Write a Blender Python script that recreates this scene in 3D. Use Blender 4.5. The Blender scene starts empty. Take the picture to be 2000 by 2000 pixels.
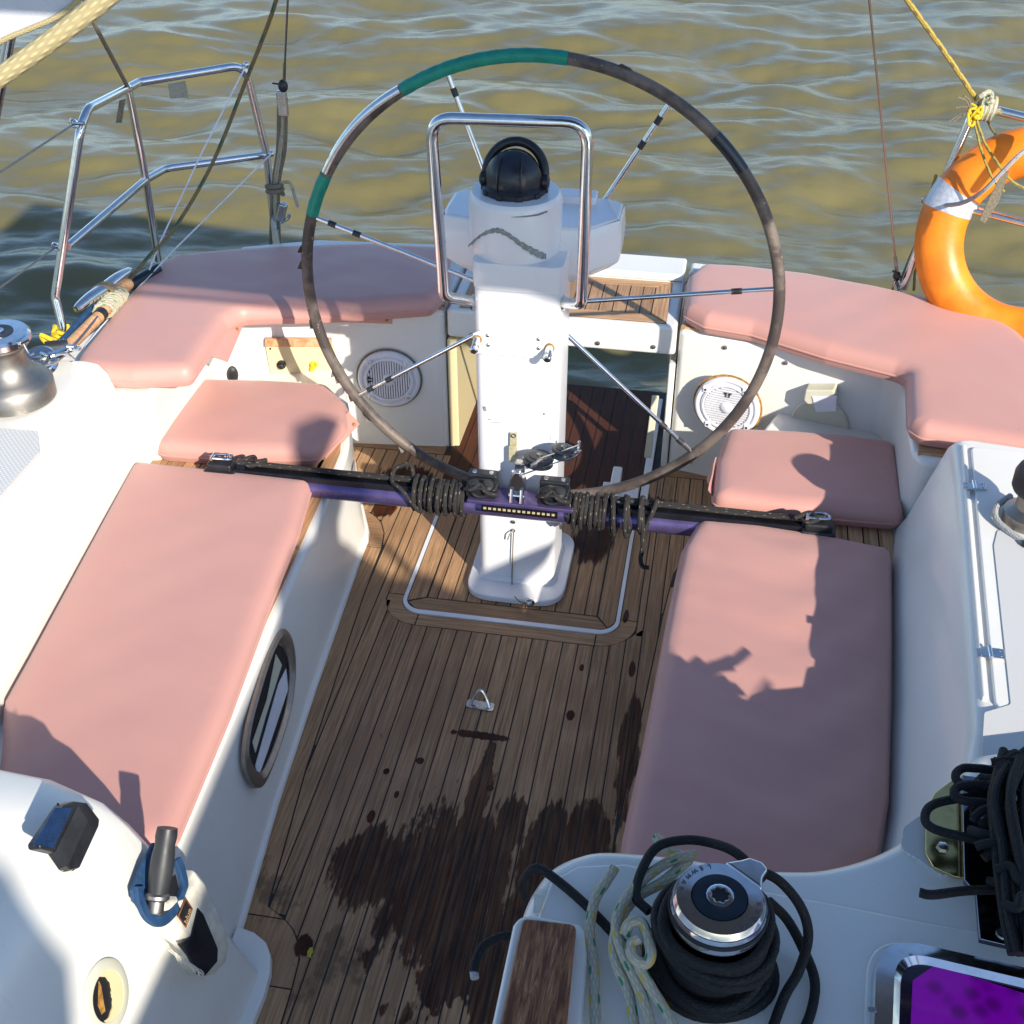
import bpy, bmesh, math, random
from mathutils import Vector, Matrix, geometry
random.seed(7)
rad = math.radians
SC = bpy.context.scene
COL = SC.collection

# ---------------------------------------------------------------- camera
YAW, PITCH, FPX, CAMH = rad(-9.988), rad(35.592), 2456.67, 2.4
cam_d = bpy.data.cameras.new("camera")
cam = bpy.data.objects.new("camera", cam_d); COL.objects.link(cam)
cam_d.sensor_width = 36; cam_d.lens = 36 * FPX / 2000
cam_d.clip_start = .05; cam_d.clip_end = 3000
cam.location = (0, 0, CAMH)
FWD = Vector((math.sin(YAW) * math.cos(PITCH), math.cos(YAW) * math.cos(PITCH), -math.sin(PITCH)))
RGT = Vector((math.cos(YAW), -math.sin(YAW), 0))
UPV = RGT.cross(FWD)
cam.rotation_euler = Matrix((RGT, UPV, -FWD)).transposed().to_euler()
SC.camera = cam
SC.render.resolution_x = SC.render.resolution_y = 1024

# ---------------------------------------------------------------- world, sun, exposure
SUN_EL = rad(28.6)
SUN_H = Vector((.645, -.764, 0)).normalized()
SUN = SUN_H * math.cos(SUN_EL) + Vector((0, 0, math.sin(SUN_EL)))
W = bpy.data.worlds.new("World"); SC.world = W; W.use_nodes = True
nt = W.node_tree
sky = nt.nodes.new("ShaderNodeTexSky"); sky.sky_type = 'NISHITA'; sky.sun_disc = False
sky.sun_elevation = SUN_EL
sky.sun_rotation = math.atan2(SUN_H.x, SUN_H.y)
sky.air_density = 1.0; sky.dust_density = .4; sky.ozone_density = 3.4
bg = nt.nodes["Background"]; bg.inputs[1].default_value = .145
nt.links.new(sky.outputs[0], bg.inputs[0])
sd = bpy.data.lights.new("sun", 'SUN'); sd.energy = 4.7; sd.angle = rad(.6); sd.color = (1, .92, .79)
so = bpy.data.objects.new("sun", sd); COL.objects.link(so)
so.rotation_euler = SUN.to_track_quat('Z', 'Y').to_euler()
SC.view_settings.view_transform = 'Standard'; SC.view_settings.look = 'None'
SC.view_settings.gamma = 1; SC.view_settings.exposure = .56
SC.render.engine = 'CYCLES'

# ---------------------------------------------------------------- point helpers (view of the photo at 1932 px)
Q = 2000 / 1932
def V(px, py, z=None, X=None, Y=None, pl=None):
    d = FWD + RGT * ((px * Q - 1000) / FPX) - UPV * ((py * Q - 1000) / FPX)
    C = Vector((0, 0, CAMH))
    if pl is not None:
        p, n = pl; t = (Vector(p) - C).dot(Vector(n)) / d.dot(Vector(n))
    elif Y is not None: t = Y / d.y
    elif X is not None: t = X / d.x
    else: t = (z - CAMH) / d.z
    return C + d * t
def VZ(pts, z): return [tuple(V(a, b, z=z)[:2]) for a, b in pts]

# ---------------------------------------------------------------- materials
def new_mat(name):
    m = bpy.data.materials.new(name); m.use_nodes = True
    return m, m.node_tree, m.node_tree.nodes["Principled BSDF"]
def N(t, kind, **kw):
    n = t.nodes.new("ShaderNode" + kind)
    for k, v in kw.items():
        if k.startswith('i_'): n.inputs[int(k[2:])].default_value = v
        else: setattr(n, k, v)
    return n
def L(t, a, b): t.links.new(a, b)
def math_n(t, op, a, b=None, c=None, clamp=False):
    n = t.nodes.new("ShaderNodeMath"); n.operation = op; n.use_clamp = clamp
    for i, v in enumerate((a, b, c)):
        if v is None: continue
        if isinstance(v, (int, float)): n.inputs[i].default_value = v
        else: t.links.new(v, n.inputs[i])
    return n.outputs[0]
def mixc(t, f, a, b):
    n = t.nodes.new("ShaderNodeMix"); n.data_type = 'RGBA'
    for i, v in ((0, f), (6, a), (7, b)):
        if isinstance(v, (int, float)): n.inputs[i].default_value = v
        elif isinstance(v, tuple): n.inputs[i].default_value = (*v[:3], 1)
        else: t.links.new(v, n.inputs[i])
    return n.outputs[2]
def ramp(t, f, lo, hi):
    n = t.nodes.new("ShaderNodeMapRange"); n.interpolation_type = 'SMOOTHSTEP'
    t.links.new(f, n.inputs[0]); n.inputs[1].default_value = lo; n.inputs[2].default_value = hi
    return n.outputs[0]
def noise(t, vec, scale, detail=4, rough=.55, dist=0):
    n = t.nodes.new("ShaderNodeTexNoise"); n.inputs["Scale"].default_value = scale
    n.inputs["Detail"].default_value = detail; n.inputs["Roughness"].default_value = rough
    n.inputs["Distortion"].default_value = dist
    if vec is not None: t.links.new(vec, n.inputs["Vector"])
    return n.outputs[0]
def pos(t): return t.nodes.new("ShaderNodeNewGeometry").outputs["Position"]
def scaled(t, v, s):
    n = t.nodes.new("ShaderNodeVectorMath"); n.operation = 'MULTIPLY'
    t.links.new(v, n.inputs[0]); n.inputs[1].default_value = s; return n.outputs[0]
def bump(t, b, h, strength, dist=.002):
    n = t.nodes.new("ShaderNodeBump"); n.inputs["Strength"].default_value = strength
    n.inputs["Distance"].default_value = dist
    t.links.new(h, n.inputs["Height"]); t.links.new(n.outputs[0], b.inputs["Normal"]); return n

def simple(name, col, rough=.5, metal=0., var=.12, vs=14, bs=0., bscale=200, coat=0., spec=.5):
    m, t, b = new_mat(name); P = pos(t)
    f = ramp(t, noise(t, P, vs, 5), .3, .7)
    L(t, mixc(t, f, tuple(c * (1 - var) for c in col), tuple(min(1, c * (1 + var)) for c in col)), b.inputs["Base Color"])
    r = math_n(t, 'MULTIPLY_ADD', f, rough * .3, rough * .85); L(t, r, b.inputs["Roughness"])
    b.inputs["Metallic"].default_value = metal
    b.inputs["Coat Weight"].default_value = coat
    b.inputs["Specular IOR Level"].default_value = spec
    if bs: bump(t, b, noise(t, P, bscale, 3), bs)
    return m

def gelcoat(name, col, dirt=.5):
    m, t, b = new_mat(name); P = pos(t)
    big = ramp(t, noise(t, P, 2.2, 3), .35, .7)
    c = mixc(t, big, col, tuple(v * .93 for v in col))
    sp = noise(t, P, 34, 5, .7)
    spk = math_n(t, 'MULTIPLY', ramp(t, sp, .70, .76), dirt)
    c = mixc(t, spk, c, (.42, .38, .30))
    # faint run streaks down vertical faces
    st = ramp(t, noise(t, scaled(t, P, (38, 38, 1.5)), 1, 3, .6), .60, .78)
    c = mixc(t, math_n(t, 'MULTIPLY', st, .16 * dirt), c, (.50, .42, .28))
    L(t, c, b.inputs["Base Color"])
    b.inputs["Roughness"].default_value = .28; b.inputs["Coat Weight"].default_value = .25
    b.inputs["Coat Roughness"].default_value = .12
    bump(t, b, noise(t, P, 9, 2), .12, .004)
    return m
M = {}
M['gel'] = gelcoat("white_gelcoat", (.80, .788, .738), .8)
M['gel_plain'] = gelcoat("white_painted_alloy", (.80, .80, .82), .25)
M['cream'] = gelcoat("yellowed_cream_panel", (.74, .62, .36), .6)
M['ivory'] = gelcoat("ivory_plastic", (.64, .63, .50), .5)

def nonskid():
    m, t, b = new_mat("nonskid_deck"); P = pos(t)
    rot = N(t, 'Mapping'); rot.inputs['Rotation'].default_value = (0, 0, .78); L(t, P, rot.inputs[0])
    w = N(t, 'TexVoronoi'); w.inputs['Scale'].default_value = 105; w.inputs['Randomness'].default_value = 0.
    L(t, rot.outputs[0], w.inputs['Vector'])
    f = ramp(t, w.outputs['Distance'], .25, .42)
    L(t, mixc(t, f, (.76, .75, .72), (.58, .58, .57)), b.inputs['Base Color'])
    b.inputs['Roughness'].default_value = .5
    inv = math_n(t, 'SUBTRACT', 1., f); bump(t, b, inv, .55, .002)
    return m
M['nonskid'] = nonskid()

def ellipse(t, X, Yn, cx, cy, a, bb):
    u = math_n(t, 'DIVIDE', math_n(t, 'SUBTRACT', X, cx), a)
    v = math_n(t, 'DIVIDE', math_n(t, 'SUBTRACT', Yn, cy), bb)
    return math_n(t, 'SQRT', math_n(t, 'ADD', math_n(t, 'MULTIPLY', u, u), math_n(t, 'MULTIPLY', v, v)))
def teak(name, axis='y', wetness=True, light=1., wet_shade=False):
    m, t, b = new_mat(name); P = pos(t)
    s = {'y': (150, 5, 30), 'x': (5, 150, 30)}[axis]
    g = noise(t, scaled(t, P, s), 1, 6, .62, .25)
    oi = t.nodes.new("ShaderNodeObjectInfo")
    s2 = {'y': (34, 2.2, 8), 'x': (2.2, 34, 8)}[axis]
    off = N(t, 'VectorMath', operation='ADD'); L(t, scaled(t, P, s2), off.inputs[0])
    rv = N(t, 'CombineXYZ'); L(t, math_n(t, 'MULTIPLY', oi.outputs['Random'], 40), rv.inputs[0]); L(t, math_n(t, 'MULTIPLY', oi.outputs['Random'], 17), rv.inputs[1]); L(t, rv.outputs[0], off.inputs[1])
    g2 = noise(t, off.outputs[0], 1, 4, .6, .6)
    bl = noise(t, P, 5.5, 4, .6)
    light *= 1.3
    c = mixc(t, ramp(t, g, .32, .68), (.17 * light, .090 * light, .040 * light), (.39 * light, .236 * light, .125 * light))
    c = mixc(t, math_n(t, 'MULTIPLY', ramp(t, g2, .35, .7), .55), c, (.31 * light, .18 * light, .095 * light))
    c = mixc(t, math_n(t, 'MULTIPLY', ramp(t, bl, .38, .66), .5), c, (.21 * light, .115 * light, .058 * light))
    hsv = N(t, 'HueSaturation'); L(t, c, hsv.inputs['Color'])
    L(t, math_n(t, 'MULTIPLY_ADD', oi.outputs['Random'], .34, .84), hsv.inputs['Value'])
    c = hsv.outputs[0]
    # small dark knots and stains
    kn = ramp(t, noise(t, scaled(t, P, {'y': (60, 26, 20), 'x': (26, 60, 20)}[axis]), 1, 3, .6), .69, .76)
    c = mixc(t, math_n(t, 'MULTIPLY', kn, .65), c, (.075, .045, .03))
    rough = .62
    if wetness:
        sx = N(t, 'SeparateXYZ'); L(t, P, sx.inputs[0]); X, Y = sx.outputs[0], sx.outputs[1]
        n1 = noise(t, scaled(t, P, (13, 4.5, 1)), 1, 5, .68)
        n2 = noise(t, scaled(t, P, (75, 9, 1)), 1, 2, .5)
        es = [ellipse(t, X, Y, *e) for e in [(-.46, 1.80, .17, .27), (-.40, 1.62, .22, .2), (-.455, 2.10, .035, .15), (-.66, 1.83, .10, .13), (-.22, 1.86, .14, .22),
                                             (-.17, 1.95, .05, .2), (-.36, 2.0, .04, .1), (-.1, 2.3, .028, .24)]]
        d = es[0]
        for e in es[1:]: d = math_n(t, 'MINIMUM', d, e)
        d = math_n(t, 'ADD', d, math_n(t, 'MULTIPLY', math_n(t, 'SUBTRACT', n1, .5), 1.5))
        d = math_n(t, 'ADD', d, math_n(t, 'MULTIPLY', math_n(t, 'SUBTRACT', n2, .5), .95))
        n4 = noise(t, scaled(t, P, (11, 6, 1)), 1, 3, .6)
        d = math_n(t, 'ADD', d, math_n(t, 'MULTIPLY', math_n(t, 'MULTIPLY', math_n(t, 'SUBTRACT', 1., ramp(t, Y, 1.35, 1.75)), ramp(t, n4, .40, .62)), 1.3))
        wet = math_n(t, 'SUBTRACT', 1., ramp(t, d, .90, 1.06)); wet = math_n(t, 'MULTIPLY', wet, math_n(t, 'MULTIPLY_ADD', ramp(t, g, .3, .7), -.22, 1.))
        # the cross bar drip and the splashes below the pedestal
        bar = ellipse(t, X, Y, -.492, 2.295, .085, .013)
        bar = math_n(t, 'ADD', bar, math_n(t, 'MULTIPLY', math_n(t, 'SUBTRACT', n2, .5), 1.0))
        wet = math_n(t, 'MAXIMUM', wet, math_n(t, 'SUBTRACT', 1., ramp(t, bar, .9, 1.15)))
        for (cx, cy, a, bb) in [(-.625, 2.18, .011, .012), (-.70, 2.13, .008, .01), (-.43, 2.12, .01, .011), (-.265, 2.41, .011, .018), (-.12, 2.62, .010, .03),
                                (-.70, 1.98, .01, .02), (-.26, 2.6, .006, .016), (-.16, 2.84, .008, .03), (-.655, 2.06, .006, .012),
                                (-.30, 3.20, .06, .13), (-.75, 1.60, .02, .03), (-.30, 3.40, .3, .08), (-.97, 3.42, .10, .09), (-1.0, 3.25, .04, .05)]:
            e = ellipse(t, X, Y, cx, cy, a, bb)
            e = math_n(t, 'ADD', e, math_n(t, 'MULTIPLY', math_n(t, 'SUBTRACT', n2, .5), .9))
            wet = math_n(t, 'MAXIMUM', wet, math_n(t, 'SUBTRACT', 1., ramp(t, e, .9, 1.1)))
        # old damp blotches round the wet pool
        damp = math_n(t, 'MULTIPLY', ramp(t, noise(t, scaled(t, P, (9, 6, 1)), 1, 4, .6), .53, .62),
                      math_n(t, 'SUBTRACT', 1., ramp(t, Y, 1.75, 2.05)))
        wc = mixc(t, ramp(t, n1, .35, .65), (.020, .0045, .0015), (.070, .019, .005))
        c = mixc(t, math_n(t, 'MULTIPLY', damp, .62), c, (.085, .045, .024))
        c = mixc(t, wet, c, wc)
        r = math_n(t, 'SUBTRACT', rough, math_n(t, 'MULTIPLY', wet, .20)); L(t, r, b.inputs['Roughness']); L(t, math_n(t, 'MULTIPLY_ADD', wet, -.22, .4), b.inputs['Specular IOR Level'])
    else:
        b.inputs['Roughness'].default_value = rough
    if wet_shade:
        c = mixc(t, .92, c, (.045, .010, .006)); b.inputs['Roughness'].default_value = .6; b.inputs['Specular IOR Level'].default_value = .15  # shade of the stern passage mixed into the wet plank colour
    L(t, c, b.inputs['Base Color'])
    bump(t, b, g, .5, .0012)
    return m
M['teak_y'] = teak("weathered_teak_lengthwise", 'y')
M['teak_x'] = teak("weathered_teak_crosswise", 'x')
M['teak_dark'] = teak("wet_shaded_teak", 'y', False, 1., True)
M['teak_seat'] = teak("warm_seat_teak", 'x', False, 1.25)
M['teak_seat_y'] = teak("warm_seat_teak_lengthwise", 'y', False, 1.15)
M['caulk'] = simple("black_deck_caulk", (.012, .012, .014), .6)

def varnish():
    m, t, b = new_mat("worn_varnished_wood"); P = pos(t)
    g = noise(t, scaled(t, P, (170, 16, 60)), 1, 5, .65, .9)
    w = noise(t, scaled(t, P, (60, 20, 20)), 1, 3)
    c = mixc(t, ramp(t, g, .35, .66), (.10, .028, .009), (.33, .14, .055))
    c = mixc(t, math_n(t, 'MULTIPLY', ramp(t, g, .60, .72), .8), c, (.42, .30, .20))
    sx = N(t, 'SeparateXYZ'); L(t, P, sx.inputs[0])
    L(t, c, b.inputs['Base Color']); b.inputs['Roughness'].default_value = .42
    b.inputs['Coat Weight'].default_value = .3
    bump(t, b, g, .8, .0015); return m
M['varnish'] = varnish()

def vinyl():
    m, t, b = new_mat("pink_vinyl"); P = pos(t)
    f = ramp(t, noise(t, P, 3.2, 4, .6), .3, .7)
    c = mixc(t, f, (.540, .274, .236), (.560, .290, .246))
    st = ramp(t, noise(t, P, 60, 3, .6), .74, .78)
    c = mixc(t, math_n(t, 'MULTIPLY', st, .35), c, (.25, .13, .12))
    L(t, c, b.inputs['Base Color']); b.inputs['Roughness'].default_value = .46
    b.inputs['Specular IOR Level'].default_value = .42
    b.inputs['Sheen Weight'].default_value = .15
    wr = noise(t, scaled(t, P, (1.6, 3.2, 3)), 1, 1.5, .45, .3)
    fine = noise(t, P, 420, 2, .5)
    h = math_n(t, 'ADD', math_n(t, 'MULTIPLY', wr, 1.2), math_n(t, 'MULTIPLY', fine, .04))
    bump(t, b, h, .35, .003); return m
M['vinyl'] = vinyl()

def chrome(name, rough=.09, col=(.72, .72, .73), rust=.0):
    m, t, b = new_mat(name); P = pos(t)
    b.inputs['Metallic'].default_value = 1
    sc = noise(t, P, 60, 4, .6)
    c = mixc(t, ramp(t, sc, .4, .7), col, tuple(v * .88 for v in col))
    if rust:
        k = ramp(t, noise(t, P, 45, 4, .7), .60, .70); c = mixc(t, math_n(t, 'MULTIPLY', k, rust), c, (.25, .13, .04))
    L(t, c, b.inputs['Base Color'])
    L(t, math_n(t, 'MULTIPLY_ADD', sc, .12, rough - .03), b.inputs['Roughness'])
    return m
M['chrome'] = chrome("polished_stainless_steel")
M['steel'] = chrome("dull_stainless_steel", .24, (.55, .55, .55), .35)
M['bronze'] = chrome("brushed_grey_alloy", .42, (.34, .315, .285))
M['mirror_plate'] = chrome("mirror_polished_plate", .12, (.62, .48, .20), .3)  # golden reflection put into the base colour of the steel
M['black'] = simple("black_plastic", (.014, .015, .018), .38, 0, .25, 30)
M['rubber'] = simple("dark_rubber", (.022, .024, .028), .5, 0, .2, 20)
M['black_metal'] = simple("black_anodised_track", (.02, .02, .028), .25, .6, .2, 20)
M['purple'] = simple("purple_anodised_alloy", (.13, .10, .24), .3, .6, .12, 20)
M['green_tape'] = simple("green_tape", (.004, .24, .17), .42, 0, .14, 30, .5, 70)
M['navy_tape'] = simple("navy_black_tape", (.008, .016, .028), .32, 0, .2, 30)
M['blue'] = simple("blue_webbing", (.012, .055, .14), .7, 0, .2, 60, .5, 600)
M['navy'] = simple("navy_solar_cell", (.008, .03, .09), .12, 0, .2, 60, 0, 1, .6)
M['white'] = simple("white_plastic", (.72, .73, .78), .35, 0, .05, 20)
M['white_cloth'] = simple("soiled_white_canvas", (.66, .62, .52), .8, 0, .15, 30, .6, 500)
M['yellow'] = simple("yellow_cord", (.75, .52, .02), .6, 0, .15, 120, .7, 700)
M['orange'] = simple("orange_plastic", (.86, .22, .008), .42, 0, .22, 7, .3, 60)
M['silver_tape'] = simple("silver_reflective_tape", (.50, .54, .62), .4, .25, .15, 90)
M['rust'] = simple("rusty_sealant", (.34, .17, .04), .8, 0, .4, 90)
M['leaf'] = simple("yellow_leaf", (.45, .42, .03), .6, 0, .15, 200)
M['canvas'] = simple("grey_sail_canvas", (.56, .58, .63), .85, 0, .06, 10, .4, 500)
M['caster_dark'] = simple("blue_grey_shade_caster", (.10, .13, .2), .85, 0, .06, 10, .4, 500)
M['line_grey'] = simple("weathered_grey_line", (.20, .17, .12), .8, 0, .3, 160, .8, 900)
M['wire'] = chrome("rigging_wire", .35, (.42, .38, .34))
M['hole'] = simple("dark_recess", (.008, .008, .01), .6)

def leather():
    m, t, b = new_mat("worn_rim_leather"); P = pos(t)
    w = ramp(t, noise(t, P, 9, 5, .65), .42, .62)
    c = mixc(t, w, (.060, .046, .042), (.155, .125, .105))
    pe = ramp(t, noise(t, P, 75, 5, .7), .62, .68)
    k = math_n(t, 'MULTIPLY', pe, ramp(t, noise(t, P, 5, 2), .5, .62))
    c = mixc(t, k, c, (.52, .40, .36))
    L(t, c, b.inputs['Base Color']); b.inputs['Roughness'].default_value = .5
    bump(t, b, noise(t, P, 90, 5, .7), .7, .002); return m
M['leather'] = leather()
def rope_mat(name, base, fl, fl2=None, nu=4, nv=4, th=.80, w2=.5):
    """braided cover: flecks repeat round (u) and along (v, in circumferences)"""
    m, t, b = new_mat(name)
    uv = N(t, 'UVMap'); sx = N(t, 'SeparateXYZ'); L(t, uv.outputs[0], sx.inputs[0]); u, v = sx.outputs[0], sx.outputs[1]
    def wv(a, bb):
        ph = math_n(t, 'ADD', math_n(t, 'MULTIPLY', u, a * 2 * math.pi), math_n(t, 'MULTIPLY', v, bb * 2 * math.pi))
        return math_n(t, 'MULTIPLY_ADD', math_n(t, 'SINE', ph), .5, .5)
    A, B = wv(nu, nv), wv(nu, -nv)
    f = math_n(t, 'GREATER_THAN', math_n(t, 'MULTIPLY', A, B), th)
    fA, fB = wv(nu * 4, nv * 4), wv(nu * 4, -nv * 4)
    strand = math_n(t, 'MULTIPLY', fA, fB)
    c = mixc(t, ramp(t, strand, .1, .7), tuple(k * .72 for k in base), base)
    c = mixc(t, ramp(t, noise(t, pos(t), 18, 3), .45, .75), c, tuple(k * .8 for k in base))
    c = mixc(t, f, c, fl)
    if fl2:
        A2 = math_n(t, 'SUBTRACT', 1., A); B2 = math_n(t, 'SUBTRACT', 1., B)
        c = mixc(t, math_n(t, 'GREATER_THAN', math_n(t, 'MULTIPLY', A2, B2), th), c, fl2)
    L(t, c, b.inputs['Base Color']); b.inputs['Roughness'].default_value = .8
    bump(t, b, strand, .7, .001); return m
M['rope_black'] = rope_mat("black_flecked_rope", (.024, .022, .021), (.26, .19, .14), None, 3, .7, .93)
M['rope_plain'] = rope_mat("plain_black_rope", (.006, .0065, .008), (.012, .012, .014), None, 2, 1, .8)
M['rope_cream'] = rope_mat("cream_rope_green_flecks", (.50, .47, .36), (.01, .20, .10), (.50, .36, .04), 2, .55, .86)
M['rope_yellow'] = rope_mat("pale_yellow_rope", (.60, .50, .27), (.40, .33, .16), None, 2, .6, .95)
M['rope_green'] = rope_mat("brown_green_rope", (.22, .17, .08), (.01, .10, .07), None, 1, .25, .55)
M['rope_ochre'] = rope_mat("yellow_grey_rope", (.50, .38, .08), (.16, .14, .08), None, 2, .5, .6)
M['rope_white'] = rope_mat("grey_white_rope", (.46, .46, .46), (.25, .25, .26), None, 2, 1, .8)

def purple_glass():
    m, t, b = new_mat("purple_acrylic"); P = pos(t)
    d = N(t, 'TexVoronoi'); d.inputs['Scale'].default_value = 26; L(t, P, d.inputs['Vector'])
    f = ramp(t, d.outputs['Distance'], .12, .5)
    L(t, mixc(t, f, (.28, .0, .26), (.56, .0, .52)), b.inputs['Base Color'])
    b.inputs['Roughness'].default_value = .3; b.inputs['Coat Weight'].default_value = .35; return m
M['purple_glass'] = purple_glass()
M['glass_dark'] = simple("smoked_acrylic", (.012, .003, .022), .08, 0, .2, 10, 0, 1, .5)

def water():
    m, t, b = new_mat("muddy_sea_water"); P = pos(t)
    n0 = ramp(t, noise(t, scaled(t, P, (.5, .9, 1)), 1, 3), .3, .7)
    L(t, mixc(t, n0, (.130, .114, .048), (.165, .143, .060)), b.inputs['Base Color'])
    b.inputs['Roughness'].default_value = .24; b.inputs['IOR'].default_value = 1.33
    b.inputs['Specular IOR Level'].default_value = 1.0
    h = math_n(t, 'ADD', math_n(t, 'MULTIPLY', noise(t, scaled(t, P, (1.7, 3.2, 1)), 1, 3, .5, .15), 1.),
               math_n(t, 'MULTIPLY', noise(t, scaled(t, P, (6, 11, 1)), 1, 5, .62, .1), .34))
    bump(t, b, h, .5, .03); return m
M['water'] = water()
# ---------------------------------------------------------------- object helpers
def thing(name, label, cat, loc=(0, 0, 0), group=None):
    o = bpy.data.objects.new(name, None); COL.objects.link(o)
    o.location = loc; o.empty_display_size = .05
    o['label'] = label; o['category'] = cat
    if group: o['group'] = group
    return o
def tag(o, label, cat, group=None):
    o['label'] = label; o['category'] = cat
    if group: o['group'] = group
    return o
def world_loc(p):
    return Vector(p.location) if p.type == 'EMPTY' else Vector((0, 0, 0))
def obj(name, mesh, mat, parent=None, label=None, kind=None, bevel=0, segs=3, smooth=True):
    if isinstance(mesh, MB): mesh = mesh.mesh(name)
    mesh.materials.clear(); mesh.materials.append(M[mat] if isinstance(mat, str) else mat)
    if smooth: mesh.polygons.foreach_set("use_smooth", [True] * len(mesh.polygons))
    o = bpy.data.objects.new(name, mesh); COL.objects.link(o)
    if parent:
        o.parent = parent; o.matrix_parent_inverse = Matrix.Translation(-world_loc(parent))
    if label: o['label'] = label
    if kind: o['kind'] = kind
    if bevel:
        md = o.modifiers.new("bevel", 'BEVEL'); md.width = bevel; md.segments = segs
        md.limit_method = 'ANGLE'; md.angle_limit = rad(35); md.harden_normals = True
    elif smooth:
        sharp_edges(mesh)
    return o
def sharp_edges(me, ang=38):
    bm = bmesh.new(); bm.from_mesh(me)
    for e in bm.edges:
        if len(e.link_faces) == 2 and e.calc_face_angle(0) > rad(ang): e.smooth = False
    bm.to_mesh(me); bm.free()

class MB:
    def __init__(s): s.v = []; s.f = []; s.uv = {}
    def mesh(s, name):
        me = bpy.data.meshes.new(name); me.from_pydata([tuple(p) for p in s.v], [], s.f); 
        if s.uv:
            l = me.uv_layers.new(name="UVMap")
            for p in me.polygons:
                if p.index in s.uv:
                    for k, li in enumerate(p.loop_indices): l.data[li].uv = s.uv[p.index][k]
        me.validate(); bm = bmesh.new(); bm.from_mesh(me)
        bmesh.ops.recalc_face_normals(bm, faces=bm.faces); bm.to_mesh(me); bm.free(); me.update()
        return me
    def box(s, c, size, rot=None):
        i = len(s.v); c = Vector(c)
        for dz in (-.5, .5):
            for dx, dy in ((-.5, -.5), (.5, -.5), (.5, .5), (-.5, .5)):
                p = Vector((dx * size[0], dy * size[1], dz * size[2]))
                if rot: p = rot @ p
                s.v.append(c + p)
        s.f += [tuple(i + k for k in q) for q in ((0, 3, 2, 1), (4, 5, 6, 7), (0, 1, 5, 4), (1, 2, 6, 5), (2, 3, 7, 6), (3, 0, 4, 7))]
        return s
    def prism(s, pts, z0, z1):
        i = len(s.v); n = len(pts)
        s.v += [Vector((p[0], p[1], z0)) for p in pts] + [Vector((p[0], p[1], z1)) for p in pts]
        s.f.append(tuple(i + k for k in range(n))[::-1]); s.f.append(tuple(i + n + k for k in range(n)))
        s.f += [(i + k, i + (k + 1) % n, i + n + (k + 1) % n, i + n + k) for k in range(n)]
        return s
    def plate(s, pts, nrm, th):
        """solid from an outline of 3-D points, thickness th along nrm"""
        i = len(s.v); n = len(pts); nrm = Vector(nrm).normalized()
        s.v += [Vector(p) for p in pts] + [Vector(p) + nrm * th for p in pts]
        s.f.append(tuple(i + k for k in range(n))[::-1]); s.f.append(tuple(i + n + k for k in range(n)))
        s.f += [(i + k, i + (k + 1) % n, i + n + (k + 1) % n, i + n + k) for k in range(n)]
        return s
    def loft(s, rings, cap=True, closed=True):
        i = len(s.v); n = len(rings[0])
        for r in rings: s.v += [Vector(p) for p in r]
        for a in range(len(rings) - 1):
            for k in range(n if closed else n - 1):
                s.f.append((i + a * n + k, i + a * n + (k + 1) % n, i + (a + 1) * n + (k + 1) % n, i + (a + 1) * n + k))
        if cap and closed:
            s.f.append(tuple(i + k for k in range(n))[::-1]); s.f.append(tuple(i + (len(rings) - 1) * n + k for k in range(n)))
        return s
    def tube(s, pts, r, seg=10, closed=False, cap=True, rf=None):
        pts = [Vector(p) for p in pts]; n = len(pts); i = len(s.v)
        T = []
        for k in range(n):
            a = pts[(k - 1) % n] if (closed or k > 0) else pts[k]; b = pts[(k + 1) % n] if (closed or k < n - 1) else pts[k]
            T.append((b - a).normalized())
        up = Vector((0, 0, 1)) if abs(T[0].z) < .9 else Vector((1, 0, 0))
        nr = (up - T[0] * up.dot(T[0])).normalized(); ln = 0; vs = []
        for k in range(n):
            nr = (nr - T[k] * nr.dot(T[k])).normalized(); bn = T[k].cross(nr)
            rr = r if rf is None else r * rf(k / (n - 1))
            for j in range(seg):
                a = 2 * math.pi * j / seg; s.v.append(pts[k] + (nr * math.cos(a) + bn * math.sin(a)) * rr)
            if k: ln += (pts[k] - pts[k - 1]).length
            vs.append(ln / (2 * math.pi * r))
        for k in range(n - 1 + (1 if closed else 0)):
            k2 = (k + 1) % n; v0 = vs[k]; v1 = vs[k2] if k2 else vs[-1] + 1
            for j in range(seg):
                j2 = (j + 1) % seg; fi = len(s.f)
                s.f.append((i + k * seg + j, i + k * seg + j2, i + k2 * seg + j2, i + k2 * seg + j))
                s.uv[fi] = ((j / seg, v0), ((j + 1) / seg, v0), ((j + 1) / seg, v1), (j / seg, v1))
        if cap and not closed:
            s.f.append(tuple(i + j for j in range(seg))[::-1]); s.f.append(tuple(i + (n - 1) * seg + j for j in range(seg)))
        return s
    def lathe(s, prof, c=(0, 0, 0), axis=(0, 0, 1), seg=32, start=None):
        c = Vector(c); ax = Vector(axis).normalized(); up = Vector((1, 0, 0)) if abs(ax.x) < .9 else Vector((0, 1, 0))
        a1 = (up - ax * up.dot(ax)).normalized(); a2 = ax.cross(a1); i = len(s.v); n = len(prof)
        for r, h in prof:
            for j in range(seg):
                a = 2 * math.pi * j / seg; s.v.append(c + ax * h + (a1 * math.cos(a) + a2 * math.sin(a)) * max(r, 1e-5))
        for k in range(n - 1):
            for j in range(seg):
                j2 = (j + 1) % seg; s.f.append((i + k * seg + j, i + k * seg + j2, i + (k + 1) * seg + j2, i + (k + 1) * seg + j))
        s.f.append(tuple(i + j for j in range(seg))[::-1]); s.f.append(tuple(i + (n - 1) * seg + j for j in range(seg)))
        return s
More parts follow.
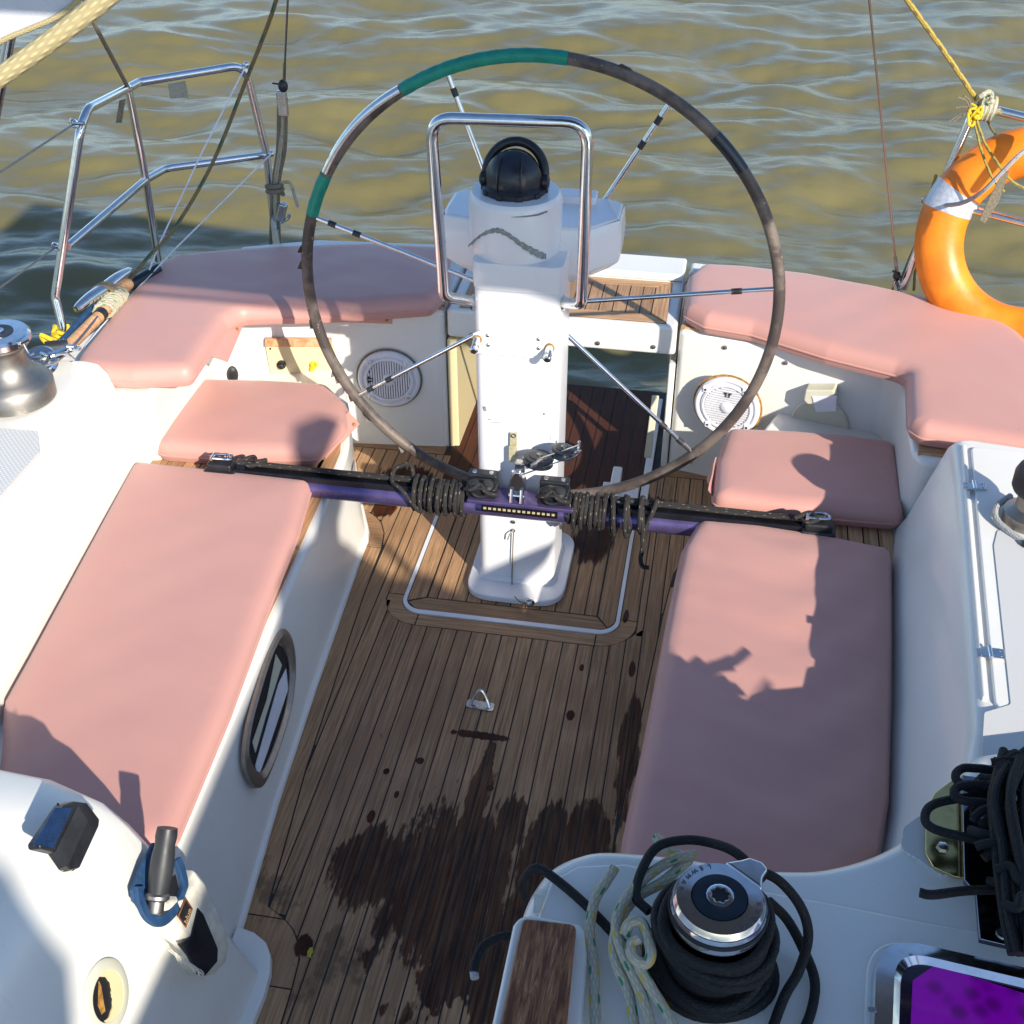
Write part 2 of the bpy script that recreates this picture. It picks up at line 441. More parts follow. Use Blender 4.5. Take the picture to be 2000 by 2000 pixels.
    def sphere(s, c, r, seg=14, sc=(1, 1, 1)):
        pr = []
        i = len(s.v); c = Vector(c); rn = seg // 2
        for a in range(rn + 1):
            th = math.pi * a / rn
            for j in range(seg):
                ph = 2 * math.pi * j / seg
                s.v.append(c + Vector((math.sin(th) * math.cos(ph) * sc[0], math.sin(th) * math.sin(ph) * sc[1], math.cos(th) * sc[2])) * r)
        for a in range(rn):
            for j in range(seg):
                j2 = (j + 1) % seg; s.f.append((i + a * seg + j, i + a * seg + j2, i + (a + 1) * seg + j2, i + (a + 1) * seg + j))
        return s

def catmull(pts, n=8, closed=False):
    P = [Vector(p) for p in pts]; out = []; m = len(P)
    for k in range(m if closed else m - 1):
        p0 = P[(k - 1) % m] if closed or k > 0 else P[k] * 2 - P[k + 1]
        p1, p2 = P[k], P[(k + 1) % m]
        p3 = P[(k + 2) % m] if closed or k < m - 2 else p2 * 2 - p1
        for j in range(n):
            t = j / n
            out.append(.5 * ((2 * p1) + (p2 - p0) * t + (2 * p0 - 5 * p1 + 4 * p2 - p3) * t * t + (3 * p1 - p0 - 3 * p2 + p3) * t ** 3))
    if not closed: out.append(P[-1])
    return out
def fillet(pts, r, n=6, closed=True):
    """round the corners of a polyline (2-D or 3-D); r a number or a list"""
    P = [Vector(p) for p in pts]; out = []; m = len(P)
    for k in range(m):
        rr = r[k] if isinstance(r, (list, tuple)) else r
        if (not closed and k in (0, m - 1)) or rr <= 0: out.append(P[k]); continue
        a, b, c = P[(k - 1) % m], P[k], P[(k + 1) % m]
        u = (a - b); w = (c - b); lu, lw = u.length, w.length; u.normalize(); w.normalize()
        ang = u.angle(w); t = min(rr / math.tan(ang / 2), lu * .49, lw * .49)
        s, e = b + u * t, b + w * t
        for j in range(n + 1):
            q = j / n; out.append((1 - q) ** 2 * s + 2 * q * (1 - q) * b + q * q * e)
    return out
def densify(pts, d, closed=True):
    out = []; m = len(pts)
    for k in range(m if closed else m - 1):
        a, b = Vector(pts[k]), Vector(pts[(k + 1) % m]); n = max(1, int((b - a).length / d + .5))
        out += [a.lerp(b, j / n) for j in range(n)]
    if not closed: out.append(Vector(pts[-1]))
    return out
def area2(p): return sum(p[i][0] * p[(i + 1) % len(p)][1] - p[(i + 1) % len(p)][0] * p[i][1] for i in range(len(p))) / 2

def cushion_mesh(outline, z0, h, r=.04, rc=.03, crown=.006, wr=0, cell=.028, seed=0):
    """puffy slab over a 2-D outline: rounded rim rings, then a flat but slightly uneven top"""
    out = [Vector(p[:2]) for p in outline]
    if area2(out) < 0: out.reverse()
    out = fillet(out, rc, 5); out = densify(out, .014)
    n = len(out)
    nr = []
    for k in range(n):
        t = (out[(k + 1) % n] - out[(k - 1) % n]).normalized(); nr.append(Vector((-t.y, t.x)))
    rings = [0, .12, .3, .55, 1.]
    pts = []; zs = []; idx = []
    from math import sqrt
    def inside(p):
        c = False; j = n - 1
        for i in range(n):
            a, b = out[i], out[j]
            if (a.y > p.y) != (b.y > p.y) and p.x < (b.x - a.x) * (p.y - a.y) / (b.y - a.y) + a.x: c = not c
            j = i
        return c
    import numpy as np
    A = np.array([[p.x, p.y] for p in out]); B = np.roll(A, -1, 0); D = B - A; DL = (D ** 2).sum(1) + 1e-12
    def dist(x, y):
        t = np.clip(((x - A[:, 0]) * D[:, 0] + (y - A[:, 1]) * D[:, 1]) / DL, 0, 1)
        return float(np.sqrt(((x - A[:, 0] - t * D[:, 0]) ** 2 + (y - A[:, 1] - t * D[:, 1]) ** 2).min()))
    cand = []
    for q in rings[1:]:
        for k in range(n):
            p = out[k] + nr[k] * (q * r)
            if dist(p.x, p.y) > q * r * .93: cand.append(p)
    xs = A[:, 0]; ys = A[:, 1]; x = xs.min()
    rnd = random.Random(seed)
    while x < xs.max():
        y = ys.min()
        while y < ys.max():
            p = Vector((x + rnd.uniform(-.3, .3) * cell, y + rnd.uniform(-.3, .3) * cell))
            if inside(p) and dist(p.x, p.y) > r * 1.12: cand.append(p)
            y += cell
        x += cell
    allp = out + cand
    vo, _, fo, _, _, _ = geometry.delaunay_2d_cdt(allp, [(k, (k + 1) % n) for k in range(n)], [], 1, 1e-5)
    mb = MB(); rim = {}
    for i, p in enumerate(vo):
        d = dist(p.x, p.y); q = min(d / r, 1)
        zz = h * .5 + h * .5 * sqrt(max(0, 1 - (1 - q) ** 2))
        zz += crown * min(1, d / (r * 3.5)) + wr * min(1, d / (2 * r)) * (math.sin(p.y * 27 + 5 * math.sin(p.x * 7) + seed) * .6 + math.sin(p.y * 61 + p.x * 19 + seed) * .25)
        mb.v.append(Vector((p.x, p.y, z0 + zz)))
    for f in fo: mb.f.append(tuple(f))
    # side and underside
    key = {(round(p.x, 5), round(p.y, 5)): i for i, p in enumerate(vo)}
    ring0 = [key.get((round(p.x, 5), round(p.y, 5))) for p in out]
    if None in ring0:
        ring0 = [min(range(len(vo)), key=lambda i: (vo[i] - p).length) for p in out]
    base = len(mb.v)
    lower = [(.0, .42), (.08, .22), (.25, .05), (.5, 0)]
    for a, (q, zq) in enumerate(lower):
        for k in range(n): 
            p = out[k] + nr[k] * (q * r); mb.v.append(Vector((p.x, p.y, z0 + h * zq)))
    prev = ring0
    for a in range(len(lower)):
        cur = [base + a * n + k for k in range(n)]
        for k in range(n):
            k2 = (k + 1) % n
            if prev[k] != prev[k2]: mb.f.append((prev[k], cur[k], cur[k2], prev[k2]))
        prev = cur
    mb.f.append(tuple(prev))
    return mb, [(p.x, p.y, z0 + h * .40) for p in out]
# ================================================================ SETTING: the sea
import numpy as np
SEA = -.55
def build_sea():
    nx, ny = 560, 520
    u = np.linspace(-1, 1, nx); x = -1 + 8 * u + 900 * np.sign(u) * np.abs(u) ** 11
    w = np.linspace(0, 1, ny); y = 3.2 + 11.5 * w + 1200 * w ** 14
    y = np.concatenate([[-900, -200, -50, -10, 0, 1.5, 2.6], y])
    X, Y = np.meshgrid(x, y); Z = np.zeros_like(X)
    rs = np.random.RandomState(5)
    for i in range(64):
        lam = .22 * (3.2 / .22) ** rs.rand(); th = math.pi / 2 + .28 + rs.normal(0, .55)
        k = 2 * math.pi / lam; amp = .0064 * lam ** .9
        ph = k * (X * math.cos(th) + Y * math.sin(th)) + rs.rand() * 6.28
        wob = .6 * np.sin(X * .9 + i) + .5 * np.sin(Y * 1.3 + 2 * i)
        s = np.sin(ph + wob); Z += amp * (s + .25 * np.cos(2 * (ph + wob)))
    fade = 1 / (1 + (np.maximum(np.abs(X) - 12, 0) / 20) ** 2) / (1 + (np.maximum(Y - 18, 0) / 20) ** 2); fade[Y < 2.9] = 0
    Z = SEA + Z * fade * .85
    n = X.size; v = np.stack([X, Y, Z], -1).reshape(-1, 3); H_, W_ = X.shape
    idx = np.arange(n).reshape(H_, W_)
    f = np.stack([idx[:-1, :-1], idx[:-1, 1:], idx[1:, 1:], idx[1:, :-1]], -1).reshape(-1, 4)
    me = bpy.data.meshes.new("sea"); me.vertices.add(n); me.vertices.foreach_set("co", v.ravel())
    me.loops.add(f.size); me.loops.foreach_set("vertex_index", f.ravel())
    me.polygons.add(len(f)); me.polygons.foreach_set("loop_start", np.arange(0, f.size, 4)); 
    me.update(calc_edges=True); me.validate()
    me.materials.append(M['water']); me.polygons.foreach_set("use_smooth", [True] * len(me.polygons))
    o = bpy.data.objects.new("sea_water", me); COL.objects.link(o); o['kind'] = 'structure'
build_sea()

# ================================================================ THE YACHT
CX = -.4815; PP = .0443
ZA = .53                                  # aft locker tops
yacht = thing("sailing_yacht", "white sailing yacht with an open teak-soled cockpit and transom seats", "sailboat", (CX, 2, 0))

# --- hull shell with the transom opening left free
deck_out = [(-1.2, -5), (-1.75, -1.5), (-1.97, 1.2), (-2.01, 2.4), (-1.975, 3.1), (-1.90, 3.65), (-1.72, 3.98), (-1.45, 4.09), (-.872, 4.14)]
deck_out_r = [(-.098, 4.13), (.40, 4.07), (.66, 3.99), (.88, 3.78), (1.0, 3.3), (1.05, 2.4), (1.02, 1.2), (.8, -1.5), (.25, -5)]
def band(pts, z0, z1, th):
    mb = MB(); P = [Vector((p[0], p[1], 0)) for p in pts]; n = len(P); rings = []
    for k in range(n):
        t = (P[min(k + 1, n - 1)] - P[max(k - 1, 0)]).normalized(); nn = Vector((t.y, -t.x, 0))
        a = P[k] - nn * .0; b = P[k] + nn * th
        rings.append([a + Vector((0, 0, z0)), b + Vector((0, 0, z0)), b + Vector((0, 0, z1)), a + Vector((0, 0, z1))])
    return mb.loft(rings)
hl = band(deck_out, -.75, ZA - .03, .05)
hr = band(deck_out_r, -.75, ZA - .03, .05)
off = len(hl.v); hl.v += hr.v; hl.f += [tuple(i + off for i in f) for f in hr.f]
obj("hull_side", hl, 'gel', yacht)

# --- seat bases
def ladder(xl, xr, ys, z0, z1):
    mb = MB(); mb.loft([[(xl(y), y, z0), (xr(y), y, z0), (xr(y), y, z1), (xl(y), y, z1)] for y in ys]); return mb
def interp(tab):
    tab = sorted(tab)
    def f(y):
        if y <= tab[0][0]: return tab[0][1]
        for (a, b), (c, d) in zip(tab, tab[1:]):
            if y <= c: return b + (d - b) * (y - a) / (c - a)
        return tab[-1][1]
    return f
sL = interp([(.2, -.86), (1.30, -.86), (1.55, -.897), (1.653, -.906), (2.1, -.956), (2.38, -.972), (2.986, -1.009), (3.06, -1.010), (3.111, -1.020), (3.17, -1.045), (3.35, -1.121), (3.664, -1.236)])
sLt = interp([(.2, -.93), (1.55, -.985), (1.98, -1.010), (2.6, -1.035), (3.0, -1.052), (3.15, -1.066), (3.36, -1.125), (3.66, -1.24)])
sR = lambda y: -.974 - sL(y); sRt = lambda y: -.974 - sLt(y)
ysS = [1.2, 1.55, 1.98, 2.38, 2.75, 2.986, 3.06, 3.11, 3.17, 3.25, 3.36, 3.5, 3.66]
ZS = .30
mb = MB().loft([[(-2.0, y, -.3), (sL(y), y, -.3), (sL(y), y, 0), (sL(y) - .006, y, .03), (sLt(y), y, ZS), (-2.0, y, ZS)] for y in ysS])
obj("port_seat_base", mb, 'gel', yacht, "cream white bench front with an oval port in it", bevel=.016)
mb = MB().loft([[(1.0, y, -.3), (sR(y), y, -.3), (sR(y), y, 0), (sR(y) + .006, y, .03), (sRt(y), y, ZS), (1.0, y, ZS)] for y in ysS])
obj("starboard_seat_base", mb, 'gel', yacht, bevel=.016)
# small flange where the bench meets the sole
obj("bench_flange", MB().loft([[(sL(y) - .02, y, .0), (sL(y) + .010, y, .0), (sL(y) + .006, y, .012), (sL(y) - .02, y, .02)] for y in ysS[1:-1]]), 'gel', yacht, bevel=.003)

# --- coamings
cbR = interp([(1.3, .36), (1.6, .42), (1.9, .475), (2.25, .51), (2.8, .545), (3.02, .572)])
ctR = interp([(1.3, .45), (1.6, .525), (1.9, .60), (2.25, .628), (2.8, .665), (3.02, .675)])
cbL = interp([(1.2, -1.47), (1.86, -1.53), (2.5, -1.60), (2.96, -1.64)])
ys = [1.2, 1.5, 1.7, 1.9, 2.1, 2.3, 2.55, 2.8, 2.92, 2.98]
ZC = .625
mb = MB().loft([[(cbR(y), y, .1), (cbR(y), y, ZS + .02), (cbR(y) + .02, y, ZS + .06), (ctR(y) - .022, y, ZC - .03), (ctR(y), y, ZC - .004), (ctR(y) + .03, y, ZC), (1.02, y, ZC - .02), (1.045, y, ZC - .05), (1.045, y, .1)] for y in ys])
obj("starboard_coaming", mb, 'gel', yacht, bevel=.012)
mb = MB().loft([[(cbL(y), y, .1), (cbL(y), y, ZS + .02), (cbL(y) - .018, y, ZS + .07), (cbL(y) - .085, y, ZC - .035), (cbL(y) - .11, y, ZC - .006), (cbL(y) - .15, y, ZC), (-1.955, y, ZC - .015), (-1.99, y, ZC - .05), (-2.0, y, .1)] for y in ys])
obj("port_coaming", mb, 'gel', yacht, bevel=.012)

# --- aft lockers
wl = VZ([(835, 585), (640, 580), (470, 590)], ZA) + [(-1.60, 3.44), (-1.605, 3.1), (-1.60, 2.96)]
wl[0] = (-.872, 3.655)
dl = wl + [(-1.93, 2.94), (-1.99, 3.0), (-1.965, 3.25), (-1.89, 3.66), (-1.71, 3.99), (-1.44, 4.10), (-.872, 4.145)]
obj("port_aft_locker", MB().prism(dl[::-1], -.3, ZA), 'gel', yacht, bevel=.02, segs=4)
wr = [(-.098, 3.655), tuple(V(1380, 640, z=ZA)[:2]), tuple(V(1500, 662, z=ZA)[:2]), tuple(V(1680, 697, z=ZA)[:2]), (.578, 3.42), (.575, 3.05), (.60, 3.0)]
dr = wr + [(1.02, 3.0), (1.0, 3.32), (.885, 3.79), (.665, 4.0), (.40, 4.08), (-.098, 4.14)]
obj("starboard_aft_locker", MB().prism(dr, -.3, ZA), 'gel', yacht, bevel=.02, segs=4)
# raised white margin at the aft edge of both lockers
for nm, seg_ in (("port_transom_edge", [(-.88, 4.06), (-.88, 4.14), (-1.43, 4.095), (-1.69, 3.985), (-1.66, 3.93), (-1.40, 4.02)]),
                 ("starboard_transom_edge", [(-.09, 4.06), (-.09, 4.135), (.40, 4.075), (.655, 3.995), (.63, 3.94), (.38, 4.0)])):
    obj(nm, MB().prism(seg_, ZA - .02, ZA + .022), 'gel', yacht, bevel=.012)

# --- bridge seat across the transom gap
seat = MB().prism([(-.862, 3.652), (-.106, 3.652), (-.106, 4.135), (-.862, 4.14)], ZA - .095, ZA + .008)
obj("transom_bridge_seat", seat, 'gel', yacht, "lift-out white seat with teak inlay over the transom gap", bevel=.012, segs=4)
rise = MB().prism([(-.862, 3.99), (-.106, 3.985), (-.106, 4.137), (-.862, 4.142)], ZA + .0085, ZA + .034)
obj("seat_back_ledge", rise, 'gel', yacht, bevel=.010)
for (px, py) in ((1128, 647), (1233, 654), (889, 632)):
    p = V(px, py, Y=3.650)
    obj("seat_bolt", MB().lathe([(.0075, 0), (.0075, .004), (.0, .006)], p, (0, -1, 0), 12), 'bronze', yacht)
for (px, py) in ((1368, 655), (1482, 684)):
    p = V(px, py, pl=((*(wr[0] if px < 1400 else wr[1]), 0), (lambda a, b: (b[1] - a[1], a[0] - b[0], 0))(*( (wr[0], wr[1]) if px < 1400 else (wr[1], wr[2])))))
    obj("wall_bolt", MB().lathe([(.0075, 0), (.0075, .006), (.0, .008)], p + Vector((0, .002, 0)), (0, -1, 0), 12), 'steel', yacht)

def VZ_s(pts, z): return [tuple(p[:2]) for p in catmull([V(a, b, z=z) for a, b in pts], 4)]
# --- coachroof ends (port wing and starboard winch island)
def wing(y, zt):
    k = 1
    return [(-2.02, y, -.2), (-2.02, y, zt - .03), (-1.9, y, zt + .02), (-1.30, y, zt + .03), (-1.12, y, zt + .015), (-1.025, y, zt - .03), (-.985, y, zt - .09), (-.86, y + .04, .20), (-.815, y + .07, .02), (-.80, y + .08, -.2)]
rings = [wing(y, z) for y, z in ((.1, .74), (.6, .73), (1.1, .70), (1.30, .685), (1.40, .66), (1.45, .61))]
sh = MB().loft(rings)
o = obj("port_coachroof_wing", sh, 'gel', yacht, "cream white coachroof wing ahead of the port bench", bevel=.03, segs=5)
obj("wing_foot", MB().loft([[(-.90, y, 0), (x, y, 0), (x - .003, y, .02), (-.90, y, .035)] for y, x in ((.4, -.79), (1.40, -.788), (1.46, -.787), (1.51, -.792), (1.55, -.804), (1.58, -.825), (1.60, -.86))]), 'gel', yacht, bevel=.004)
con = VZ_s([(940, 1932), (960, 1800), (985, 1700), (1008, 1650), (1040, 1612), (1090, 1588), (1150, 1579), (1280, 1590), (1400, 1609), (1480, 1615), (1560, 1612), (1650, 1588), (1720, 1548), (1790, 1480), (1840, 1400)], .72)
con = con + [(1.0, 1.9), (1.03, -.2), (-.20, -.2)]
obj("starboard_winch_island", MB().prism(con, -.1, .70), 'gel', yacht, "white coachroof end carrying the self-tailing winch", bevel=.04, segs=6)
tp = VZ([(975, 1932), (1000, 1760), (1040, 1650), (1090, 1622), (1180, 1618), (1330, 1650), (1560, 1690), (1760, 1730), (1932, 1760)], .72) + [(.9, 1.2), (.9, .3), (-.19, .3)]
obj("raised_roof_panel", MB().prism(tp, .69, .706), 'gel', yacht, bevel=.006)

# --- sole: dark caulk bed, hatch frame, planks
sole = thing  # placeholder name kept free
bed = MB().prism([(-1.25, .6), (.28, .6), (.28, 3.66), (-.11, 3.66), (-.11, 4.17), (-.86, 4.17), (-.86, 3.66), (-1.25, 3.66)], -.05, -.0016)
bed = obj("cockpit_sole", bed, 'caulk', yacht, "teak-planked cockpit sole with black caulked seams")
mL = interp([(.5, -.70), (1.408, -.738), (1.493, -.742), (1.562, -.748), (1.60, -.762), (1.635, -.785), (1.66, -.816), (1.685, -.862), (2.106, -.904), (2.388, -.921), (2.773, -.944), (2.996, -.952), (3.046, -.953), (3.121, -.966), (3.17, -.988), (3.205, -1.018), (3.225, -1.05), (3.243, -1.085), (3.35, -1.125), (3.62, -1.22)])
mR = interp([(.5, -.17), (1.6, -.125), (2.437, -.079), (2.857, -.055), (3.0, -.043), (3.07, -.036), (3.12, -.02), (3.162, -.008), (3.3, .03), (3.6, .1)])
def hatch_y(x):
    """front edge (y) of the hatch frame's outer seam at x"""
    x0, x1, r = -.875, -.125, .11
    if x < x0 or x > x1: return None
    if x < x0 + r: return 2.697 + r - math.sqrt(max(0, r * r - (x0 + r - x) ** 2))
    if x > x1 - r: return 2.697 + r - math.sqrt(max(0, r * r - (x - x1 + r) ** 2))
    return 2.697
SG = .0020
def add_plank(xa, xb, ya, yb, mat='teak_y', step=.012, parent=None, z=0, cap=None):
    """strip between xa..xb cut by the margin seams and the hatch frame"""
    ys = [ya]; 
    near = any(xa < mL(y) + .004 or xb > mR(y) - .004 for y in np.arange(ya, yb, .03))
    n = max(1, int((yb - ya) / (step if near else 9))); ys = [ya + (yb - ya) * k / n for k in range(n + 1)]
    run = []; 
    def flush():
        if len(run) > 1:
            mb = MB().loft([[(l, y, z - .012), (r, y, z - .012), (r, y, z), (l, y, z)] for y, l, r in run] + ([[(xa, cap[0], z - .012), (xb, cap[1], z - .012), (xb, cap[1], z), (xa, cap[0], z)]] if cap and abs(run[-1][0] - yb) < 1e-6 else []))
            obj("plank", mb, mat, parent or bed, smooth=False)
        run.clear()
    for y in ys:
        l, r = max(xa, mL(y) + SG), min(xb, mR(y) - SG)
        if r - l > .0025: run.append((y, l, r))
        else: flush()
    flush()
k0 = int((-1.25 - CX) / PP) - 1; k1 = int((.15 - CX) / PP) + 1
for k in range(k0, k1 + 1):
    xa = CX + (k - .5) * PP + SG; xb = CX + (k + .5) * PP - SG
    xm = (xa + xb) / 2; hy = hatch_y(xm)
    if hy:
        ha, hb = hatch_y(max(xa, -.874)), hatch_y(min(xb, -.126))
        # slanted end following the frame
        l = max(xa, mL(2.3)); r = min(xb, mR(2.3))
        y0 = .9
        near = xa < mL(1.4) + .01 or xb > mR(2.6) - .01
        if near: add_plank(xa, xb, y0, min(ha, hb) - SG - .001, cap=(ha - SG, hb - SG))
        else:
            mb = MB().prism([(xa, y0), (xb, y0), (xb, hb - SG), (xa, ha - SG)], -.012, 0); obj("plank", mb, 'teak_y', bed, smooth=False)
        if xa < -.877: add_plank(xa, -.877, min(ha, hb) + .02, 3.598)
        if xb > -.123: add_plank(-.123, xb, min(ha, hb) + .02, 3.598)
    else:
        if xa < -.877 < xb: add_plank(xa, xb, .9, 2.795); add_plank(xa, -.877, 2.795, 3.598)
        elif xa < -.123 < xb: add_plank(xa, xb, .9, 2.795); add_plank(-.123, xb, 2.795, 3.598)
        else: add_plank(xa, xb, .9, 3.598)
# margin planks along the bench
def margin(ya, yb, n=8, side='L'):
    n = max(2, int((yb - ya) / .012))
    ys = [ya + (yb - ya) * k / n for k in range(n + 1)]
    if side == 'L': mb = MB().loft([[(sL(y) - .01, y, -.012), (mL(y) - SG, y, -.012), (mL(y) - SG, y, 0), (sL(y) - .01, y, 0)] for y in ys])
    else: mb = MB().loft([[(mR(y) + SG, y, -.012), (sR(y) + .01, y, -.012), (sR(y) + .01, y, 0), (mR(y) + SG, y, 0)] for y in ys])
    obj("margin_plank", mb, 'teak_y', bed, smooth=False)
for a, b in ((.9, 1.488), (1.492, 1.656), (1.66, 3.038)): margin(a, b, 10)
def fan(cx, cy, pts):
    mb = MB().prism(pts, -.012, 0); obj("corner_plank", mb, 'teak_x', bed, smooth=False)
fan(0, 0, [(sL(y) - .01, y) for y in (3.042, 3.08, 3.11, 3.15, 3.2, 3.25)] + [(mL(y) - SG, y) for y in (3.238, 3.222, 3.203, 3.17, 3.121, 3.08, 3.042)])
for a, b in ((.9, 3.0),): margin(a, b, 10, 'R')
# border along the transom wall
obj("border_plank", MB().prism([(-1.26, 3.603), (-.877, 3.603), (-.877, 3.665), (-1.26, 3.665)], -.012, 0), 'teak_x', bed, smooth=False)
obj("border_plank", MB().prism([(-.125, 3.603), (.25, 3.603), (.25, 3.665), (-.125, 3.665)], -.012, 0), 'teak_x', bed, smooth=False)
# hatch frame ring
def arc(cx, cy, r, a0, a1, n=8): return [(cx + r * math.cos(rad(a0 + (a1 - a0) * k / n)), cy + r * math.sin(rad(a0 + (a1 - a0) * k / n))) for k in range(n + 1)]
fx0, fx1, fy = -.875, -.125, 2.697; R1 = .11
gx0, gx1, gy = -.824, -.176, 2.748; R2 = .062
def fr(pts, m): obj("frame_plank", MB().prism(pts, -.012, 0), m, bed, smooth=False)
fr([(fx0 + SG, 2.829), (gx0 - SG, 2.829), (gx0 - SG, 3.598), (fx0 + SG, 3.598)], 'teak_y')
fr([(gx1 + SG, 2.826), (fx1 - SG, 2.826), (fx1 - SG, 3.598), (gx1 + SG, 3.598)], 'teak_y')
fr(arc(fx0 + R1, fy + R1, R1 - SG, 180, 270)[0:] + [(-.765, fy + SG), (-.765, gy - SG)] + arc(gx0 + R2, gy + R2, R2 + SG, 270, 180) + [(gx0 - SG, 2.825), (fx0 + SG, 2.825)], 'teak_x')
fr([(-.761, fy + SG), (-.239, fy + SG), (-.239, gy - SG), (-.761, gy - SG)], 'teak_x')
fr([(-.235, gy - SG), (-.235, fy + SG)] + arc(fx1 - R1, fy + R1, R1 - SG, 270, 360) + [(fx1 - SG, 2.822), (gx1 + SG, 2.822)] + arc(gx1 - R2, gy + R2, R2 + SG, 0, -90), 'teak_x')
# white rim of the hatch
def ring_path(x0, x1, y0, r, y1): return [(x0, y1)] + arc(x0 + r, y0 + r, r, 180, 270) + arc(x1 - r, y0 + r, r, 270, 360) + [(x1, y1)]
o1 = ring_path(gx0, gx1, gy, R2, 3.36); o2 = ring_path(gx0 + .011, gx1 - .011, gy + .016, R2 - .012, 3.36)
mb = MB(); mb.loft([[(a[0], a[1], -.012), (a[0], a[1], .0035), (b[0], b[1], .0035), (b[0], b[1], -.012)] for a, b in zip(o1, o2)])
obj("hatch_rim", mb, 'gel_plain', bed)
ix0, ix1, iy = gx0 + .014, gx1 - .014, gy + .019
obj("hatch_border_plank", MB().prism([(ix0 + .004, iy + .03), (ix0 + .03, iy + .006), (ix0 + .06, iy), (ix1 - .05, iy), (ix1 - .02, iy + .01), (-.245, 2.823), (-.755, 2.823)][::1], -.012, .001), 'teak_x', bed, smooth=False)
obj("hatch_border_plank", MB().prism([(ix0, iy + .037), (-.759, 2.828), (-.759, 3.293), (ix0, 3.345)], -.012, .001), 'teak_y', bed, smooth=False)
obj("hatch_border_plank", MB().prism([(ix1 - .017, iy + .014), (ix1, iy + .04), (ix1, 3.345), (-.241, 3.293), (-.241, 2.828)], -.012, .001), 'teak_y', bed, smooth=False)
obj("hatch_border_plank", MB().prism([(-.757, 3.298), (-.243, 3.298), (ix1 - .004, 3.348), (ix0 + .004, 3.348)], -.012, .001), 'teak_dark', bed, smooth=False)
xs = [-.755] + [CX + (k - .5) * PP for k in range(-5, 7) if -.75 < CX + (k - .5) * PP < -.25] + [-.245]
for a, b in zip(xs, xs[1:]):
    obj("hatch_plank", MB().prism([(a + SG, 2.828), (b - SG, 2.828), (b - SG, 3.294), (a + SG, 3.294)], -.012, .001), 'teak_y', bed, smooth=False)
# wet planks of the stern passage, its shade put into their colour
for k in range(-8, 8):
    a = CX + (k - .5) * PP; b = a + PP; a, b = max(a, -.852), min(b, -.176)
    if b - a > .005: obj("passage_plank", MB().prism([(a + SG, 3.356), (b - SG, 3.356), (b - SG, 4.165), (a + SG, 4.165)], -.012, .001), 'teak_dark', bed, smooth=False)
# white sill mouldings beside the passage
obj("passage_sill", MB().box((-.243, 3.43, .008), (.122, .14, .030)), 'gel_plain', yacht, bevel=.004)
obj("sill_rib", MB().box((-.262, 3.455, .030), (.032, .20, .046)), 'gel_plain', yacht, bevel=.006)
obj("passage_kerb", MB().prism([(-.176, 3.40), (-.150, 3.40), (-.150, 4.10), (-.176, 4.10)], -.01, .012), 'gel_plain', yacht, bevel=.003)
obj("passage_cheek", MB().prism([(-.124, 3.66), (-.102, 3.66), (-.102, 4.08), (-.124, 4.08)], -.1, .40), 'gel', yacht, bevel=.006)
obj("passage_cheek", MB().prism([(-.868, 3.665), (-.835, 3.665), (-.835, 4.08), (-.868, 4.08)], -.1, .42), 'cream', yacht, bevel=.006)
# door strap against the starboard cheek
p0, p1 = V(1237, 745, Y=3.648), V(1222, 862, Y=3.648)
obj("door_strip", MB().plate([p0 + Vector((-.012, 0, 0)), p0 + Vector((.012, 0, 0)), p1 + Vector((.012, 0, 0)), p1 + Vector((-.012, 0, 0))], (0, -1, 0), .01), 'ivory', yacht, bevel=.004)

# --- teak inlays of the bridge seat
zz = ZA + .0085
def inl(nm, pts, m): obj(nm, MB().prism(pts, zz - .004, zz + .003), m, yacht, smooth=False)
ix = [-.822, -.143]; iyy = [3.672, 3.975]
obj("inlay_bed", MB().prism([(ix[0], iyy[0]), (ix[1], iyy[0]), (ix[1], iyy[1]), (ix[0], iyy[1])], zz - .003, zz + .0015), 'caulk', yacht, smooth=False)
inl("inlay_plank", [(ix[0] + .003, iyy[0]), (ix[1] - .003, iyy[0]), (ix[1] - .055, iyy[0] + .05), (ix[0] + .055, iyy[0] + .05)], 'teak_seat')
inl("inlay_plank", [(ix[0] + .003, iyy[1]), (ix[0] + .055, iyy[1] - .045), (ix[1] - .055, iyy[1] - .045), (ix[1] - .003, iyy[1])], 'teak_seat')
inl("inlay_plank", [(ix[1], iyy[0] + .003), (ix[1], iyy[1] - .003), (ix[1] - .052, iyy[1] - .047), (ix[1] - .052, iyy[0] + .052)], 'teak_seat_y')
inl("inlay_plank", [(ix[0], iyy[0] + .003), (ix[0] + .052, iyy[0] + .052), (ix[0] + .052, iyy[1] - .047), (ix[0], iyy[1] - .003)], 'teak_seat_y')
a = ix[0] + .054
while a < ix[1] - .06:
    b = min(a + PP, ix[1] - .054); inl("inlay_plank", [(a + SG, iyy[0] + .053), (b - SG, iyy[0] + .053), (b - SG, iyy[1] - .048), (a + SG, iyy[1] - .048)], 'teak_seat_y'); a += PP

